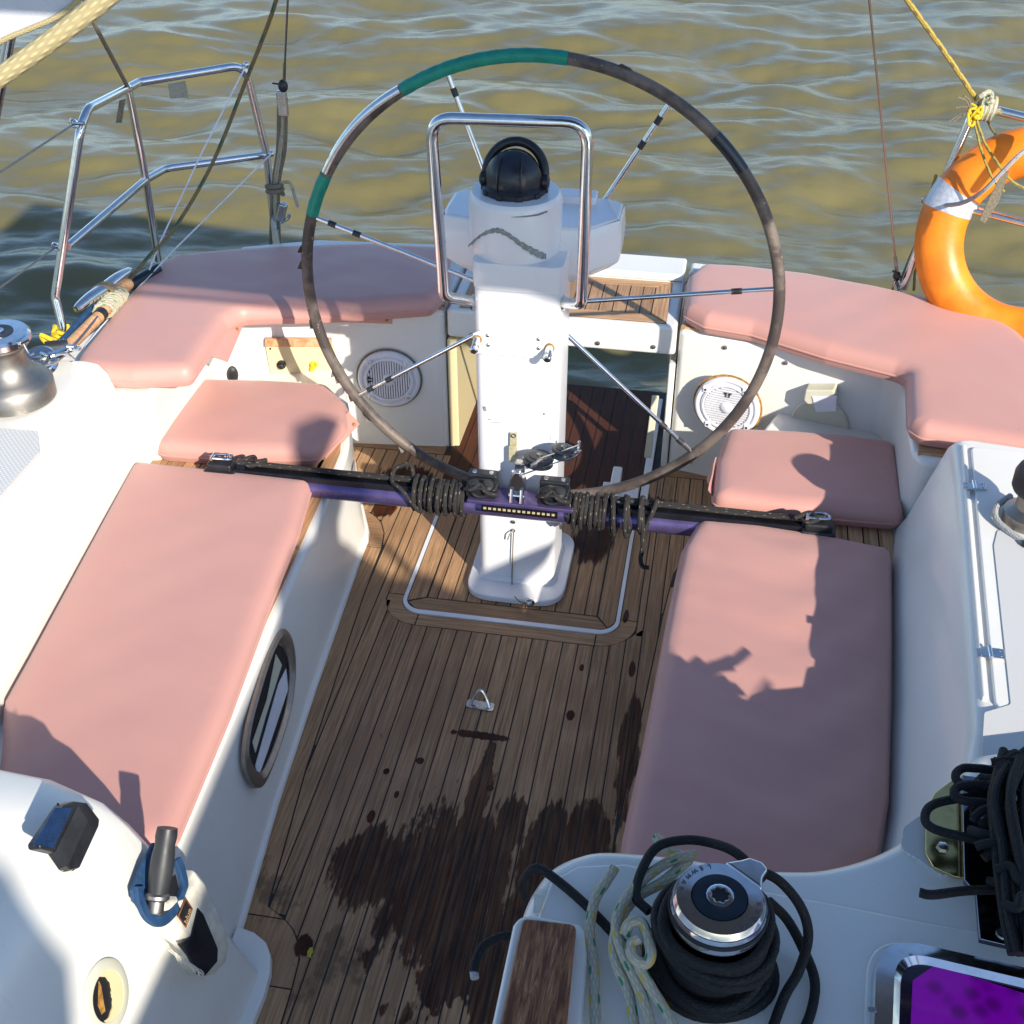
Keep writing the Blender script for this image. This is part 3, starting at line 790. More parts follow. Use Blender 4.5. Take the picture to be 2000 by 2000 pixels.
# --- seat-top teak seen round the cushions
def topplank(pts2, z, m, nm="seat_plank"): obj(nm, MB().prism(pts2, z - .004, z + .006), m, yacht, smooth=False)
for side, f, outx in (('L', sLt, -1.63), ('R', sRt, .56)):
    s = 1 if side == 'L' else -1
    e = [f(y) - s * .020 for y in (1.62, 2.0, 2.4, 2.8, 3.1, 3.33)]
    e2 = [v - s * .05 for v in e]; yy = (1.62, 2.0, 2.4, 2.8, 3.1, 3.33)
    topplank([(a, y) for a, y in zip(e, yy)] + [(a, y) for a, y in list(zip(e2, yy))[::-1]], ZS, 'teak_seat_y')
    x = outx; x2 = (e2[3])
    xs_ = np.linspace(min(x, x2), max(x, x2), 11)
    for a, b in zip(xs_, xs_[1:]): topplank([(a + SG, 2.70), (b - SG, 2.70), (b - SG, 3.05), (a + SG, 3.05)], ZS, 'teak_seat_y')
    topplank([(min(x, x2), 2.70), (max(x, x2), 2.70), (max(x, x2), 3.05), (min(x, x2), 3.05)], ZS - .0045, 'caulk', "seat_seam_bed")
# aft seat edges
def strip(line, w, z, m, nm="edge_plank"):
    P = [Vector(p) for p in line]; n = len(P); A = []; B = []
    for k in range(n):
        t = (P[min(k + 1, n - 1)] - P[max(k - 1, 0)]).normalized(); nn = Vector((-t.y, t.x)); A.append(P[k] + nn * .012); B.append(P[k] + nn * (.012 + w))
    topplank([tuple(a) for a in A] + [tuple(b) for b in B[::-1]], z, m, nm)
strip([wr[0], wr[1], wr[2]], .085, ZA, 'teak_seat'); strip([wr[2], wr[3]], .09, ZA, 'teak_seat')
strip([(.59, 3.02), (1.0, 2.98)], .07, ZA, 'teak_seat')
strip([(.60, 3.37), (.60, 3.10)], .06, ZA, 'teak_seat_y')
strip([wl[3], wl[2], wl[1]], .07, ZA, 'teak_seat'); strip([wl[1], wl[0]], .07, ZA, 'teak_seat')
strip([(-1.60, 3.16), (-1.60, 3.42)], .05, ZA, 'teak_seat_y')

# --- locker lid, hinges, nonskid pads
lid = VZ([(1800, 872), (1835, 880), (1868, 1312), (1830, 1318)], ZC + .004)
obj("coaming_capping", MB().prism([(ctR(2.94) + .004, 2.94), (lid[1][0] - .004, 2.94), (lid[2][0] - .006, 1.97), (ctR(1.97) + .004, 1.97)], ZC - .02, ZC + .006), 'gel', yacht, bevel=.005)
obj("locker_lid", MB().prism(fillet([(lid[1][0] + .006, 2.93), (lid[2][0] + .006, 1.96), (.70, 1.80), (1.0, 1.80), (1.0, 2.93)], .02, 4), ZC - .02, ZC + .007), 'gel', yacht, bevel=.004)
ns = fillet(VZ([(1875, 1030), (1882, 1001), (1960, 1005), (1990, 1400), (1850, 1460), (1857, 1345), (1907, 1330)], ZC + .008), .012, 4)
obj("nonskid_pad", MB().prism([tuple(p) for p in ns], ZC, ZC + .0095), 'nonskid', yacht, smooth=False)
ns = fillet(VZ([(75, 852), (72, 815), (-60, 805), (-90, 1050), (0, 938)], ZC), .012, 4)
obj("nonskid_pad", MB().prism([tuple(p) for p in ns][::-1], ZC - .01, ZC + .003), 'nonskid', yacht, smooth=False)
ns = fillet(VZ([(1735, 1620), (1700, 1600), (1705, 1560), (1745, 1530), (1800, 1580), (1790, 1660)], .71), .02, 5)
obj("nonskid_pad", MB().prism([tuple(p) for p in ns], .70, .708), 'nonskid', yacht, smooth=False)
for (px, py) in ((1838, 917), (1868, 1233)):
    c = V(px, py, z=ZC + .01)
    h = obj("hinge_plate", MB().box(c + Vector((-.016, -.002, .0)), (.024, .026, .004)).box(c + Vector((.017, .002, .0)), (.024, .030, .004)), 'chrome', yacht, bevel=.001)
    obj("hinge_pin", MB().tube([c + Vector((0, -.018, .003)), c + Vector((0, .018, .003))], .005, 12), 'chrome', yacht)
    for dx, dy in ((-.02, .007), (-.02, -.009), (.021, .010), (.021, -.006)):
        obj("hinge_screw", MB().lathe([(.0032, 0), (.0028, .0015), (0, .002)], c + Vector((dx, dy, .002)), seg=10), 'steel', yacht)
# black jib-car track and white end block by the port aft cushion
c0, c1 = V(118, 702, z=ZA + .03), V(258, 703, z=ZA + .03)
obj("deck_track", MB().box((c0 + c1) / 2 + Vector((0, 0, -.01)), ((c1 - c0).length, .028, .022), Matrix.Rotation(math.atan2(c1.y - c0.y, c1.x - c0.x), 3, 'Z')), 'black_metal', yacht, bevel=.003)
c2 = V(285, 703, z=ZA + .03)
obj("track_end_block", MB().box(c2 + Vector((0, -.005, -.005)), (.075, .035, .035)), 'white', yacht, bevel=.006)

# --- oval port in the port bench front
def seat_face_pt(px, py):
    # bench front as a plane through its foot and top edges
    a = Vector((sL(1.7), 1.7, .02)); b = Vector((sL(2.5), 2.5, .02)); c = Vector((sLt(2.1), 2.1, ZS))
    n = (b - a).cross(c - a).normalized()
    if n.x < 0: n = -n
    return V(px, py, pl=(a + n * .004, n)), n
ol = [(532, 1188), (546, 1210), (552, 1260), (545, 1330), (522, 1410), (498, 1470), (484, 1487), (470, 1480), (458, 1452), (455, 1420), (462, 1370), (478, 1310), (500, 1240), (520, 1195)]
pts = [seat_face_pt(*p)[0] for p in ol]; nrm = seat_face_pt(500, 1300)[1]
loop = catmull(pts, 5, True)
ctr = sum(loop, Vector()) / len(loop)
inner = [ctr + (p - ctr) * .80 for p in loop]
port = obj("oval_port", MB().plate([p + nrm * .0005 for p in inner], nrm, .002), 'hole', yacht, "oval opening port with a polished rim")
obj("port_rim", MB().loft([[p, p + nrm * .010, ctr + (p - ctr) * .90 + nrm * .014, ctr + (p - ctr) * .80 + nrm * .006] for p in loop + [loop[0]]]), 'bronze', port)
q = lambda a, b: seat_face_pt(a, b)[0] + nrm * .004
obj("port_shelf", MB().plate([q(522, 1290), q(536, 1262), q(540, 1300), q(500, 1420), q(484, 1465), q(478, 1445)], nrm, .002), 'white', port, smooth=False)
obj("port_shelf", MB().plate([q(517, 1235), q(528, 1255), q(498, 1350), q(478, 1420), q(473, 1400), q(500, 1320)], nrm, .002), 'ivory', port, smooth=False)
for (px, py) in ((597, 958), (563, 1034)):
    p, n_ = seat_face_pt(px, py)
    obj("face_screw", MB().lathe([(.006, -.004), (.006, .002), (0, .004)], p, n_, 12), 'steel', yacht)
# ================================================================ CUSHIONS
def hem(cu, loop, r=.0035):
    obj("piping", MB().tube(loop, r, 6, closed=True), 'vinyl', cu)
def cushion(name, outline, z0, h, label, r=.04, rc=.04, seed=0, wr=.0015, crown=.007, cell=.028):
    t = thing(name, label, "cushion", (sum(p[0] for p in outline) / len(outline), sum(p[1] for p in outline) / len(outline), z0), "pink cockpit cushions")
    mb, loop = cushion_mesh(outline, z0, h, r, rc, crown, wr, cell, seed)
    c = obj("pad", mb, 'vinyl', t); hem(c, loop)
    return t
def flap(parent, pts, th=.004, snaps=(), sag=0):
    """thin vinyl tab over a grid of four 3-D corners"""
    a, b, c, d = [Vector(p) for p in pts]; n = (b - a).cross(d - a).normalized()
    rows = []
    for j in range(7):
        v = j / 6; row = []
        for i in range(7):
            u = i / 6; p = a.lerp(b, u).lerp(d.lerp(c, u), v) + n * sag * (math.sin(u * 3.1) * math.sin(v * 3.1) + .25 * math.sin(u * 9)); row.append(p)
        rows.append(row)
    mb = MB(); i0 = 0
    for s_ in (0, 1):
        for row in rows: mb.v += [p + n * th * s_ for p in row]
    f = lambda s_, j, i: s_ * 49 + j * 7 + i
    for j in range(6):
        for i in range(6):
            mb.f.append((f(0, j, i), f(0, j, i + 1), f(0, j + 1, i + 1), f(0, j + 1, i))); mb.f.append((f(1, j, i), f(1, j + 1, i), f(1, j + 1, i + 1), f(1, j, i + 1)))
    edge = [(0, i) for i in range(7)] + [(j, 6) for j in range(1, 7)] + [(6, i) for i in range(5, -1, -1)] + [(j, 0) for j in range(5, 0, -1)]
    for k in range(len(edge)):
        p, q_ = edge[k], edge[(k + 1) % len(edge)]; mb.f.append((f(0, *p), f(1, *p), f(1, *q_), f(0, *q_)))
    fo = obj("fastening_flap", mb, 'vinyl', parent)
    for u, v in snaps:
        p = a.lerp(b, u).lerp(d.lerp(c, u), v)
        for s_ in (1, -1): obj("snap", MB().lathe([(.006, 0), (.0055, .003), (.002, .0045)], p + n * s_ * (th * 1.0), n * s_, 12), 'rust', fo)
    return fo
HC = .062
zc = ZS + .006
cA = cushion("bench_cushion", VZ([(252, 868), (420, 885), (588, 904), (560, 1000), (500, 1150), (430, 1340), (345, 1540), (330, 1575), (150, 1690), (-20, 1560), (2, 1400), (5, 1320), (50, 1240), (180, 1000)], .358), zc, HC, "large pink bench cushion on the left, from the black traveller forward to the winch-handle pouch", seed=1, wr=.0012, rc=.03)
cB = cushion("helm_seat_cushion", VZ([(375, 716), (500, 718), (618, 726), (655, 762), (652, 800), (598, 856), (440, 856), (290, 846), (335, 775)], .358), zc, HC + .006, "small pink cushion on the left bench behind the black traveller, with a turned-up snap flap", seed=2)
flap(cB, [tuple(V(657, 775, z=.352)), tuple(V(679, 800, z=.305)), tuple(V(618, 866, z=.302)), tuple(V(606, 855, z=.335))], snaps=[(.75, .12)], sag=.006)
cC = cushion("bench_cushion", VZ([(1318, 978), (1420, 985), (1560, 1008), (1683, 1032), (1684, 1200), (1682, 1300), (1678, 1500), (1660, 1600), (1560, 1680), (1350, 1690), (1165, 1660), (1178, 1570), (1218, 1385), (1262, 1150), (1288, 1030)], .358), zc, HC, "large pink bench cushion on the right, half in shade, running forward to the chrome winch", seed=5, wr=.0048, rc=.035)
cD = cushion("helm_seat_cushion", VZ([(1372, 806), (1500, 812), (1600, 820), (1690, 832), (1700, 900), (1708, 975), (1500, 958), (1345, 940), (1350, 870)], .364), zc, HC + .008, "small pink cushion on the right bench between the black traveller and the round speaker", seed=6)
flap(cD, [tuple(V(1350, 862, z=.36)), tuple(V(1336, 925, z=.36)), tuple(V(1352, 948, z=.315)), tuple(V(1333, 905, z=.318))], sag=-.004)
zA = ZA + .006; HA = .072
aft = VZ([(848, 466), (846, 540), (815, 568), (640, 580), (455, 585), (425, 603), (360, 699), (250, 703), (133, 696), (150, 665), (240, 555), (292, 500), (330, 479), (450, 468), (560, 462), (700, 458)], .598)
cE = cushion("stern_corner_cushion", aft, zA, HA, "L-shaped pink stern cushion on the left, mostly in purple shade behind the wheel rim", rc=.04, seed=3, crown=.004)
flap(cE, [tuple(V(616, 566, Y=3.560)), tuple(V(740, 566, Y=3.565)), tuple(V(740, 611, Y=3.585)), tuple(V(616, 607, Y=3.575))], snaps=[(.1, .8), (.92, .8)], sag=-.002)
flap(cE, [tuple(V(425, 597, z=.585)), tuple(V(460, 612, z=.53)), tuple(V(430, 683, z=.52)), tuple(V(380, 664, z=.575))], snaps=[(.78, .2)], sag=-.004)
aftr = VZ([(1297, 520), (1325, 496), (1400, 500), (1520, 514), (1650, 538), (1790, 568), (1870, 590), (1925, 625), (1990, 690), (2060, 860), (1932, 839), (1830, 822), (1740, 808), (1716, 792), (1713, 700), (1690, 690), (1560, 658), (1420, 615), (1330, 600), (1292, 580)], .598)
cF = cushion("stern_corner_cushion", aftr, zA, HA, "L-shaped pink stern cushion on the right, sunlit, under the orange lifebuoy", rc=.04, seed=4, crown=.004)
flap(cF, [tuple(V(1375, 603, z=.588)), tuple(V(1507, 632, z=.588)), tuple(V(1507, 648, z=.548)), tuple(V(1370, 620, z=.548))], sag=-.002)

# ================================================================ PEDESTAL (fixed column with compass head)
ped = thing("steering_pedestal", "scuffed white steering pedestal standing on a rounded base plate in the cockpit centre", "pedestal", (-.5, 3.03, 0))
def rrect(x0, x1, y0, y1, r, n=6): return [tuple(p) for p in fillet([(x0, y0), (x1, y0), (x1, y1), (x0, y1)], r, n)]
obj("base_plate", MB().prism(rrect(-.648, -.352, 2.838, 3.20, .085, 8), .001, .022), 'gel_plain', ped, bevel=.005)
obj("base_collar", MB().loft([[(x, y, z) for x, y in rrect(-.500 - w, -.500 + w, 2.918 - e, 3.135 + e, .04)] for z, w, e in ((.02, .120, .006), (.030, .118, .004), (.034, .1145, .0))]), 'gel_plain', ped)
obj("column", MB().loft([[(x, y, z) for x, y in rrect(-.5015 - w, -.5015 + w, 2.918 + .002 * z, 3.125, .034)] for z, w in ((.02, .1125), (.5, .1145), (1.02, .1165))]), 'gel_plain', ped, "white square-section column with scratches")
obj("neck_collar", MB().loft([[(x, y, z) for x, y in rrect(-.5015 - w, -.5015 + w, 2.918 - e, 3.13 + e, .036)] for z, w, e in ((.975, .1185, .002), (1.02, .121, .005), (1.052, .119, .004))]), 'gel_plain', ped, bevel=.003)
# head: drum plus instrument pods
dc = Vector((-.524, 3.03, 0)); dr_ = .120
obj("compass_drum", MB().lathe([(dr_ * .90, 1.035), (dr_ * .97, 1.055), (dr_, 1.08), (dr_, 1.185), (dr_ * .985, 1.197), (dr_ * .93, 1.205), (.01, 1.207)], dc, seg=48), 'gel_plain', ped)
podp = [(-.735, 3.10), (-.728, 3.06), (-.63, 3.035), (-.40, 3.02), (-.33, 3.03), (-.255, 3.11), (-.255, 3.22), (-.30, 3.25), (-.71, 3.25), (-.735, 3.22)]
def sc_(pts, k, cx=-.5, cy=3.15, dy=0): return [(cx + (x - cx) * k, cy + (y - cy) * k + dy) for x, y in pts]
obj("instrument_pod", MB().loft([[(x, y, z) for x, y in sc_(podp, k)] for z, k in ((.935, .62), (.97, .86), (.995, .985), (1.06, 1.0), (1.105, .985), (1.115, .95))]), 'gel_plain', ped, "angular white instrument housing behind the compass", bevel=.008, segs=3)
obj("pod_ridge", MB().prism(rrect(-.44, -.335, 3.19, 3.25, .01, 3), 1.105, 1.135), 'gel_plain', ped, bevel=.006)
# exposed grey arc of a worn moulding line on the drum
def on_drum(px, py, off=.0015):
    d = (V(px, py, Y=2.9) - Vector((0, 0, CAMH))).normalized(); o = Vector((0, 0, CAMH)); R_ = dr_ + off
    ox, oy = o.x - dc.x, o.y - dc.y; a = d.x ** 2 + d.y ** 2; b = 2 * (ox * d.x + oy * d.y); c = ox * ox + oy * oy - R_ * R_
    disc = b * b - 4 * a * c
    if disc < 0: return V(px, py, Y=2.918)
    p = o + d * ((-b - math.sqrt(disc)) / (2 * a))
    return p
Z8 = lambda x, y: ((820 + x * 400 / 1932) * .966, (220 + y * 400 / 1932) * .966)
line = catmull([Vector((*Z8(a, b), 0)) for a, b in ((455, 1262), (520, 1200), (600, 1145), (690, 1115), (760, 1118), (850, 1165), (950, 1240), (1050, 1300), (1130, 1340), (1190, 1360))], 4)
wd = [.3, .6, .9, 1.2, 1.3, 1.2, 1.5, 1.8, 1.9, 1.2]
A_ = []; B_ = []
for k, p in enumerate(line):
    w = 7.0 * np.interp(k / (len(line) - 1) * 9, range(10), wd) * (1 + .25 * math.sin(k * 2.3))
    q0, q1 = on_drum(p.x, p.y - w / 2), on_drum(p.x, p.y + w / 2); yo = Vector((0, -.001, 0)); A_.append(q0 + yo); B_.append(q1 + yo)
mb = MB(); n = len(A_); mb.v = A_ + B_ + [p + Vector((0, .004, 0)) for p in A_] + [p + Vector((0, .004, 0)) for p in B_]
for k in range(n - 1):
    mb.f += [(k, k + 1, n + k + 1, n + k), (2 * n + k, 3 * n + k, 3 * n + k + 1, 2 * n + k + 1), (k, 2 * n + k, 2 * n + k + 1, k + 1), (n + k, n + k + 1, 3 * n + k + 1, 3 * n + k)]
M['scar'] = simple("bare_grey_paint_scar", (.27, .29, .29), .7, .2, .3, 90)
obj("worn_paint_line", mb, 'scar', ped, "wavy grey scar where the paint has chipped off")
# paint chips
def chip(pts, Y=2.9165):
    obj("paint_chip", MB().plate([V(a, b, Y=Y) for a, b in pts], (0, -1, 0), .0008), 'scar', ped, smooth=False)
z7 = lambda x, y: ((750 + x * 500 / 1932) * .966, (750 + y * 500 / 1932) * .966)
chip([z7(*p) for p in ((752, 168), (768, 172), (775, 200), (762, 205), (755, 185))]); chip([z7(*p) for p in ((1205, 215), (1216, 222), (1212, 236), (1206, 230))])
chip([z7(*p) for p in ((785, 262), (812, 268), (812, 272), (785, 267))]); chip([z7(*p) for p in ((795, 284), (880, 290), (880, 293), (800, 288))])
chip([z7(*p) for p in ((1268, 380), (1272, 380), (1268, 425), (1265, 420))]); chip([z7(*p) for p in ((1180, 1540), (1195, 1548), (1192, 1560), (1182, 1552))])
p0 = [on_drum(*Z8(*p)) for p in ((860, 985), (1000, 975), (1120, 955), (1200, 925), (1210, 935), (1120, 968), (1000, 985))]
obj("paint_chip", MB().plate([p + Vector((0, -.001, 0)) for p in p0], (0, -1, 0), .0015), 'scar', ped, smooth=False)
# bolted bracket plate
bp = [V(*p, Y=2.9165) for p in ((893, 628), (908, 622), (1040, 634), (1057, 644), (1060, 672), (1045, 677), (900, 665), (890, 655))]
pl_ = obj("bracket_plate", MB().plate(bp, (0, -1, 0), .006), 'gel_plain', ped, bevel=.0015)
for (px, py) in ((900, 640), (1037, 656)):
    p = V(px, py, Y=2.911); obj("rust_ring", MB().lathe([(.014, 0), (.014, .0015), (.009, .002)], p, (0, -1, 0), 20), 'rust', pl_)
    ax = Vector((0, -1, -.25))
    obj("stud", MB().lathe([(.0105, 0), (.0105, .030), (.008, .031), (.008, .036), (.0115, .037), (.0115, .046), (.008, .049)], p, ax, 14), 'chrome', pl_)
for (px, py) in ((920, 633), (921, 651), (1016, 640), (1016, 657)):
    obj("rivet", MB().sphere(V(px, py, Y=2.910), .0058, 10, (1, .6, 1)), 'steel', pl_)
# latch and cord
M['brass'] = simple('tarnished_pale_brass', (.55, .50, .33), .4, .3, .2, 60)
lt = [V(*p, Y=2.915) for p in ((963, 815), (976, 815), (975, 862), (962, 862))]
la = obj("latch", MB().plate(lt, (0, -1, 0), .006), 'brass', ped, bevel=.001)
obj("latch_hook", MB().plate([V(*p, Y=2.906) for p in ((961, 840), (974, 840), (972, 868), (961, 868))], (0, -1, 0), .010), 'brass', la, bevel=.001)
obj("latch_eye", MB().tube([V(969, 822, Y=2.907) + Vector((.006 * math.cos(a), 0, .006 * math.sin(a))) for a in np.linspace(0, 6.28, 13)[:-1]], .0018, 6, closed=True), 'steel', la)
for py in (984, 1000): obj("screw", MB().lathe([(.006, 0), (.006, .004), (0, .006)], V(969, py, Y=2.915), (0, -1, 0), 10), 'steel', ped)
cord = thing("pull_cord", "thin grey cord with a round bead hanging down the front of the white pedestal", "cord", tuple(V(969, 1005, Y=2.91)))
cp = catmull([V(969, 1000, Y=2.908), V(967, 1050, Y=2.908), V(966, 1100, Y=2.906), V(969, 1122, Y=2.86), V(982, 1136, z=.03), V(994, 1139, z=.024)], 6)
obj("line", MB().tube(cp, .0018, 6), 'line_grey', cord)
bd = V(998, 1137, z=.034); obj("bead", MB().sphere(bd, .0145, 16), 'steel', cord)
obj("bead_hole", MB().lathe([(.006, 0), (.006, .003), (.004, .003)], bd + Vector((.0125, -.002, .003)), (1, -.1, .2), 12), 'hole', cord)
obj("knot_tail", MB().tube(catmull([V(969, 1000, Y=2.908), V(962, 1008, Y=2.90), V(958, 1018, Y=2.905)], 4), .0022, 6), 'rope_cream', cord)

# --- compass
cc = Vector((-.527, 3.03, 1.244)); cr_ = .0745
comp = thing("steering_compass", "black domed compass set in the white pedestal drum under the chrome hoop", "compass", tuple(cc))
obj("base_ring", MB().lathe([(.078, -.045), (.082, -.040), (.082, -.026), (.073, -.018), (.02, -.016)], cc, seg=40), 'black', comp, bevel=0)
for k in range(10):
    a = 2 * math.pi * k / 10; obj("ring_lug", MB().box(cc + Vector((.080 * math.cos(a), .080 * math.sin(a), -.036)), (.012, .018, .02), Matrix.Rotation(a, 3, 'Z')), 'black', comp, bevel=.003)
M['dome'] = simple('amber_smoked_dome', (.045, .028, .012), .08, 0, .2, 10, 0, 1, .8)
obj("dome", MB().sphere(cc, cr_ * .88, 28), 'dome', comp)
# hood: open shell covering the forward and lower side, with a thick rim round the window
tilt = Matrix.Rotation(rad(-32), 3, 'X')
hood = MB(); seg = 36; rings = []
for k in range(10):
    th = rad(58 + (150 - 58) * k / 9); R_ = cr_
    rings.append([cc + tilt @ Vector((R_ * math.sin(th) * math.cos(2 * math.pi * j / seg), R_ * math.sin(th) * math.sin(2 * math.pi * j / seg), R_ * math.cos(th))) for j in range(seg)])
M['hood'] = simple("black_compass_hood", (.012, .016, .026), .3, 0, .2, 20)
fwd = Matrix.Rotation(rad(92), 3, 'X')   # shell axis towards the camera side
hs = MB(); rings = []
for k in range(9):
    th = rad(3 + 76 * k / 8)
    rings.append([cc + fwd @ Vector((cr_ * math.sin(th) * math.cos(2 * math.pi * j / seg), cr_ * math.sin(th) * math.sin(2 * math.pi * j / seg), cr_ * math.cos(th))) + Vector((0, 0, -.004)) for j in range(seg)])
obj("hood", MB().loft(rings), 'hood', comp, "black rounded night cover on the near side of the compass")
obj("hood_band", MB().tube([cc + Vector((cr_ * 1.0 * math.cos(a), cr_ * .22 * 0 + .012 + .03 * math.sin(a), cr_ * .97 * math.sin(a))) for a in np.linspace(-.35, math.pi + .35, 40)], .0125, 10), 'black', comp)
obj("hood_pivot", MB().lathe([(.018, 0), (.018, .012), (.012, .016)], cc + Vector((cr_ * .98, -.002, -.012)), (1, 0, 0), 16), 'black', comp)
obj("hood_pivot", MB().lathe([(.018, 0), (.018, .012), (.012, .016)], cc + Vector((-cr_ * .98, -.002, -.012)), (-1, 0, 0), 16), 'black', comp)
obj("hood_rib", MB().tube([cc + fwd @ Vector((.028, 1.0 * (cr_ + .001) * math.sin(a), (cr_ + .001) * math.cos(a) * .94)) for a in np.linspace(-1.1, 1.1, 16)], .0022, 6), 'black', comp)
obj("hood_rib", MB().tube([cc + fwd @ Vector((-.034, 1.0 * (cr_ + .001) * math.sin(a), (cr_ + .001) * math.cos(a) * .93)) for a in np.linspace(-1.1, 1.1, 16)], .0022, 6), 'black', comp)

# --- guard hoop
g = thing("guard_hoop", "shiny chrome hoop handrail rising in front of the compass", "handrail", (-.5, 2.9, .95))
gp = [V(896, 568, Y=2.96), V(862, 563, Y=2.93), V(840, 550, Y=2.895), V(812, 260, Y=2.865), V(826, 224, Y=2.862), V(1092, 232, Y=2.862), V(1110, 268, Y=2.865), V(1099, 560, Y=2.895), V(1090, 577, Y=2.93), V(1060, 572, Y=2.96)]
gp = [V(900, 570, Y=2.96), V(838, 560, Y=2.895), V(812, 222, Y=2.862), V(1110, 232, Y=2.862), V(1097, 574, Y=2.895), V(1055, 570, Y=2.96)]
obj("tube", MB().tube(fillet(gp, [0, .03, .055, .055, .028, 0], 8, False), .0145, 16), 'chrome', g)
for px in (1062, 894): obj("flange", MB().lathe([(.022, 0), (.022, .005), (.016, .007)], V(px, 571, Y=2.955), (1 if px > 1000 else -1, 0, 0), 20), 'chrome', g)

# ================================================================ WHEEL
wy = 3.27; wc = Vector((-.504, wy, .789)); WR = .685
wheel = thing("helm_wheel", "big steering wheel with worn grey leather rim, green tape patches and six steel spokes", "wheel", tuple(wc))
def ang(px, py):
    p = V(px, py, Y=wy) - wc; return math.atan2(p.z, p.x)
def wp(a, r=WR, dy=0): return wc + Vector((math.cos(a) * r, dy, math.sin(a) * r))
def arcseg(a0, a1, n=None):
    n = n or max(4, int(abs(a1 - a0) / .045)); return [wp(a0 + (a1 - a0) * k / n) for k in range(n + 1)]
aG1, aG0 = ang(757, 165), ang(1072, 107); aB0, aB1 = ang(1348, 256), ang(1403, 320)
aT0, aT1 = ang(612, 328), ang(582, 402)
if aT1 < 0: aT1 += 2 * math.pi
obj("rim", MB().tube([wp(2 * math.pi * k / 160) for k in range(160)], .0168, 14, closed=True), 'leather', wheel, "grey-brown leather covered rim, peeling in places")
def wrap(a0, a1, m, lab, r=.0182):
    o = obj("tape_wrap", MB().tube(arcseg(a0, a1), r, 14), m, wheel, lab)
    return o
w1 = wrap(aG0, aG1, 'green_tape', "long green tape binding at the top of the rim")
# tape turns slightly proud
for k in range(11):
    a = aG0 + (aG1 - aG0) * (k + .5) / 11
    obj("tape_turn", MB().tube(arcseg(a - .012, a + .017, 3), .0187, 14), 'green_tape', w1)
w2 = wrap(aT0, aT1, 'green_tape', "short green tape binding on the left of the rim")
for k in range(2):
    a = aT0 + (aT1 - aT0) * (k + .5) / 2; obj("tape_turn", MB().tube(arcseg(a - .012, a + .014, 3), .0187, 14), 'green_tape', w2)
wrap(aB0, aB1, 'navy_tape', "smooth blue-black tape on the upper right of the rim")
b0, b1 = ang(755, 168), ang(616, 325)
bare = [wp(b0 + (b1 - b0) * k / 20, WR + .0055 * math.sin(math.pi * k / 20), -.003) + Vector((0, 0, .002)) for k in range(21)]
obj("bare_metal", MB().tube(bare, .0150, 12), 'chrome', wheel, "bare steel showing where the leather is torn open")
rnd = random.Random(3)
for a in [ang(*p) for p in ((572, 470), (574, 500), (590, 610), (640, 700), (672, 745), (700, 778), (1180, 130), (640, 712), (760, 840))]:
    p = wp(a, WR + .016); u = Vector((math.cos(a), 0, math.sin(a))); t_ = Vector((-math.sin(a), 0, math.cos(a)))
    l = rnd.uniform(.010, .022)
    obj("torn_flake", MB().plate([p - t_ * l, p + t_ * l, p + t_ * l * .7 + u * rnd.uniform(.006, .014) + Vector((0, -.01, 0)), p - t_ * l * .6 + u * .005], (0, -1, .2), .0015), 'leather', wheel, smooth=False)
hubc = wc + Vector((0, -.035, 0))
obj("hub", MB().lathe([(.05, -.05), (.055, -.02), (.05, .01), (.03, .03), (.01, .034)], hubc, (0, -1, 0), 24), 'chrome', wheel)
for (px, py) in ((845, 140), (1260, 200), (1460, 545), (1302, 850), (677, 745), (597, 411)):
    a = ang(px, py); tip = wp(a, WR - .012)
    root = hubc + Vector((math.cos(a) * .04, 0, math.sin(a) * .04))
    sp = obj("spoke", MB().tube([root, root.lerp(tip, .5), tip], .0068, 12), 'chrome', wheel)
    for q_ in ((.80, .92) if px not in (1460,) else (.83, .84)):
        c0 = root.lerp(tip, q_ - .018); c1 = root.lerp(tip, q_ + .018)
        if px == 845: 
            if q_ < .9: continue
        obj("black_clip", MB().tube([c0, c1], .0086, 12), 'rubber', sp)
# pedestal drive shaft
obj("shaft", MB().tube([Vector((-.504, 3.12, .789)), hubc + Vector((0, .01, 0))], .028, 16), 'steel', wheel)

# ================================================================ TRAVELLER
ty, tz = 2.868, .338
tr = thing("mainsheet_traveller", "purple and black mainsheet traveller bar crossing the cockpit in front of the pedestal", "traveller", (-.5, ty, .31))
x0, x1 = -1.395, .372
obj("beam", MB().tube([(x0, ty, tz - .006), (x1, ty, tz - .006)], .030, 20), 'purple', tr, "round purple anodised beam")
obj("track", MB().loft([[(x, ty - .017, tz + .017), (x, ty + .02, tz + .017), (x, ty + .018, tz + .036), (x, ty - .012, tz + .036)] for x in (x0 + .02, x1 - .02)]), 'black_metal', tr, bevel=.003)
for x, s in ((x0, 1), (x1, -1)):
    e = obj("end_stop", MB().box((x + s * .03, ty, tz + .004), (.095, .066, .062)).box((x + s * .03, ty, tz + .040), (.075, .05, .03)), 'black', tr, "black end fitting with steel shackle", bevel=.008, segs=3)
    c = Vector((x + s * .035, ty, tz + .066))
    sh = catmull([c + Vector((-.028, -.008, 0)), c + Vector((.01, -.013, .004)), c + Vector((.028, -.008, .002)), c + Vector((.032, 0, 0)), c + Vector((.028, .010, .002)), c + Vector((.01, .013, .004)), c + Vector((-.028, .008, 0))], 4)
    obj("shackle", MB().tube(sh, .0042, 8), 'chrome', e)
    obj("shackle_pin", MB().tube([c + Vector((-.028, -.015, 0)), c + Vector((-.028, .016, 0))], .005, 8).tube([c + Vector((.018, 0, .0)), c + Vector((.018, 0, .014))], .004, 8), 'chrome', e)
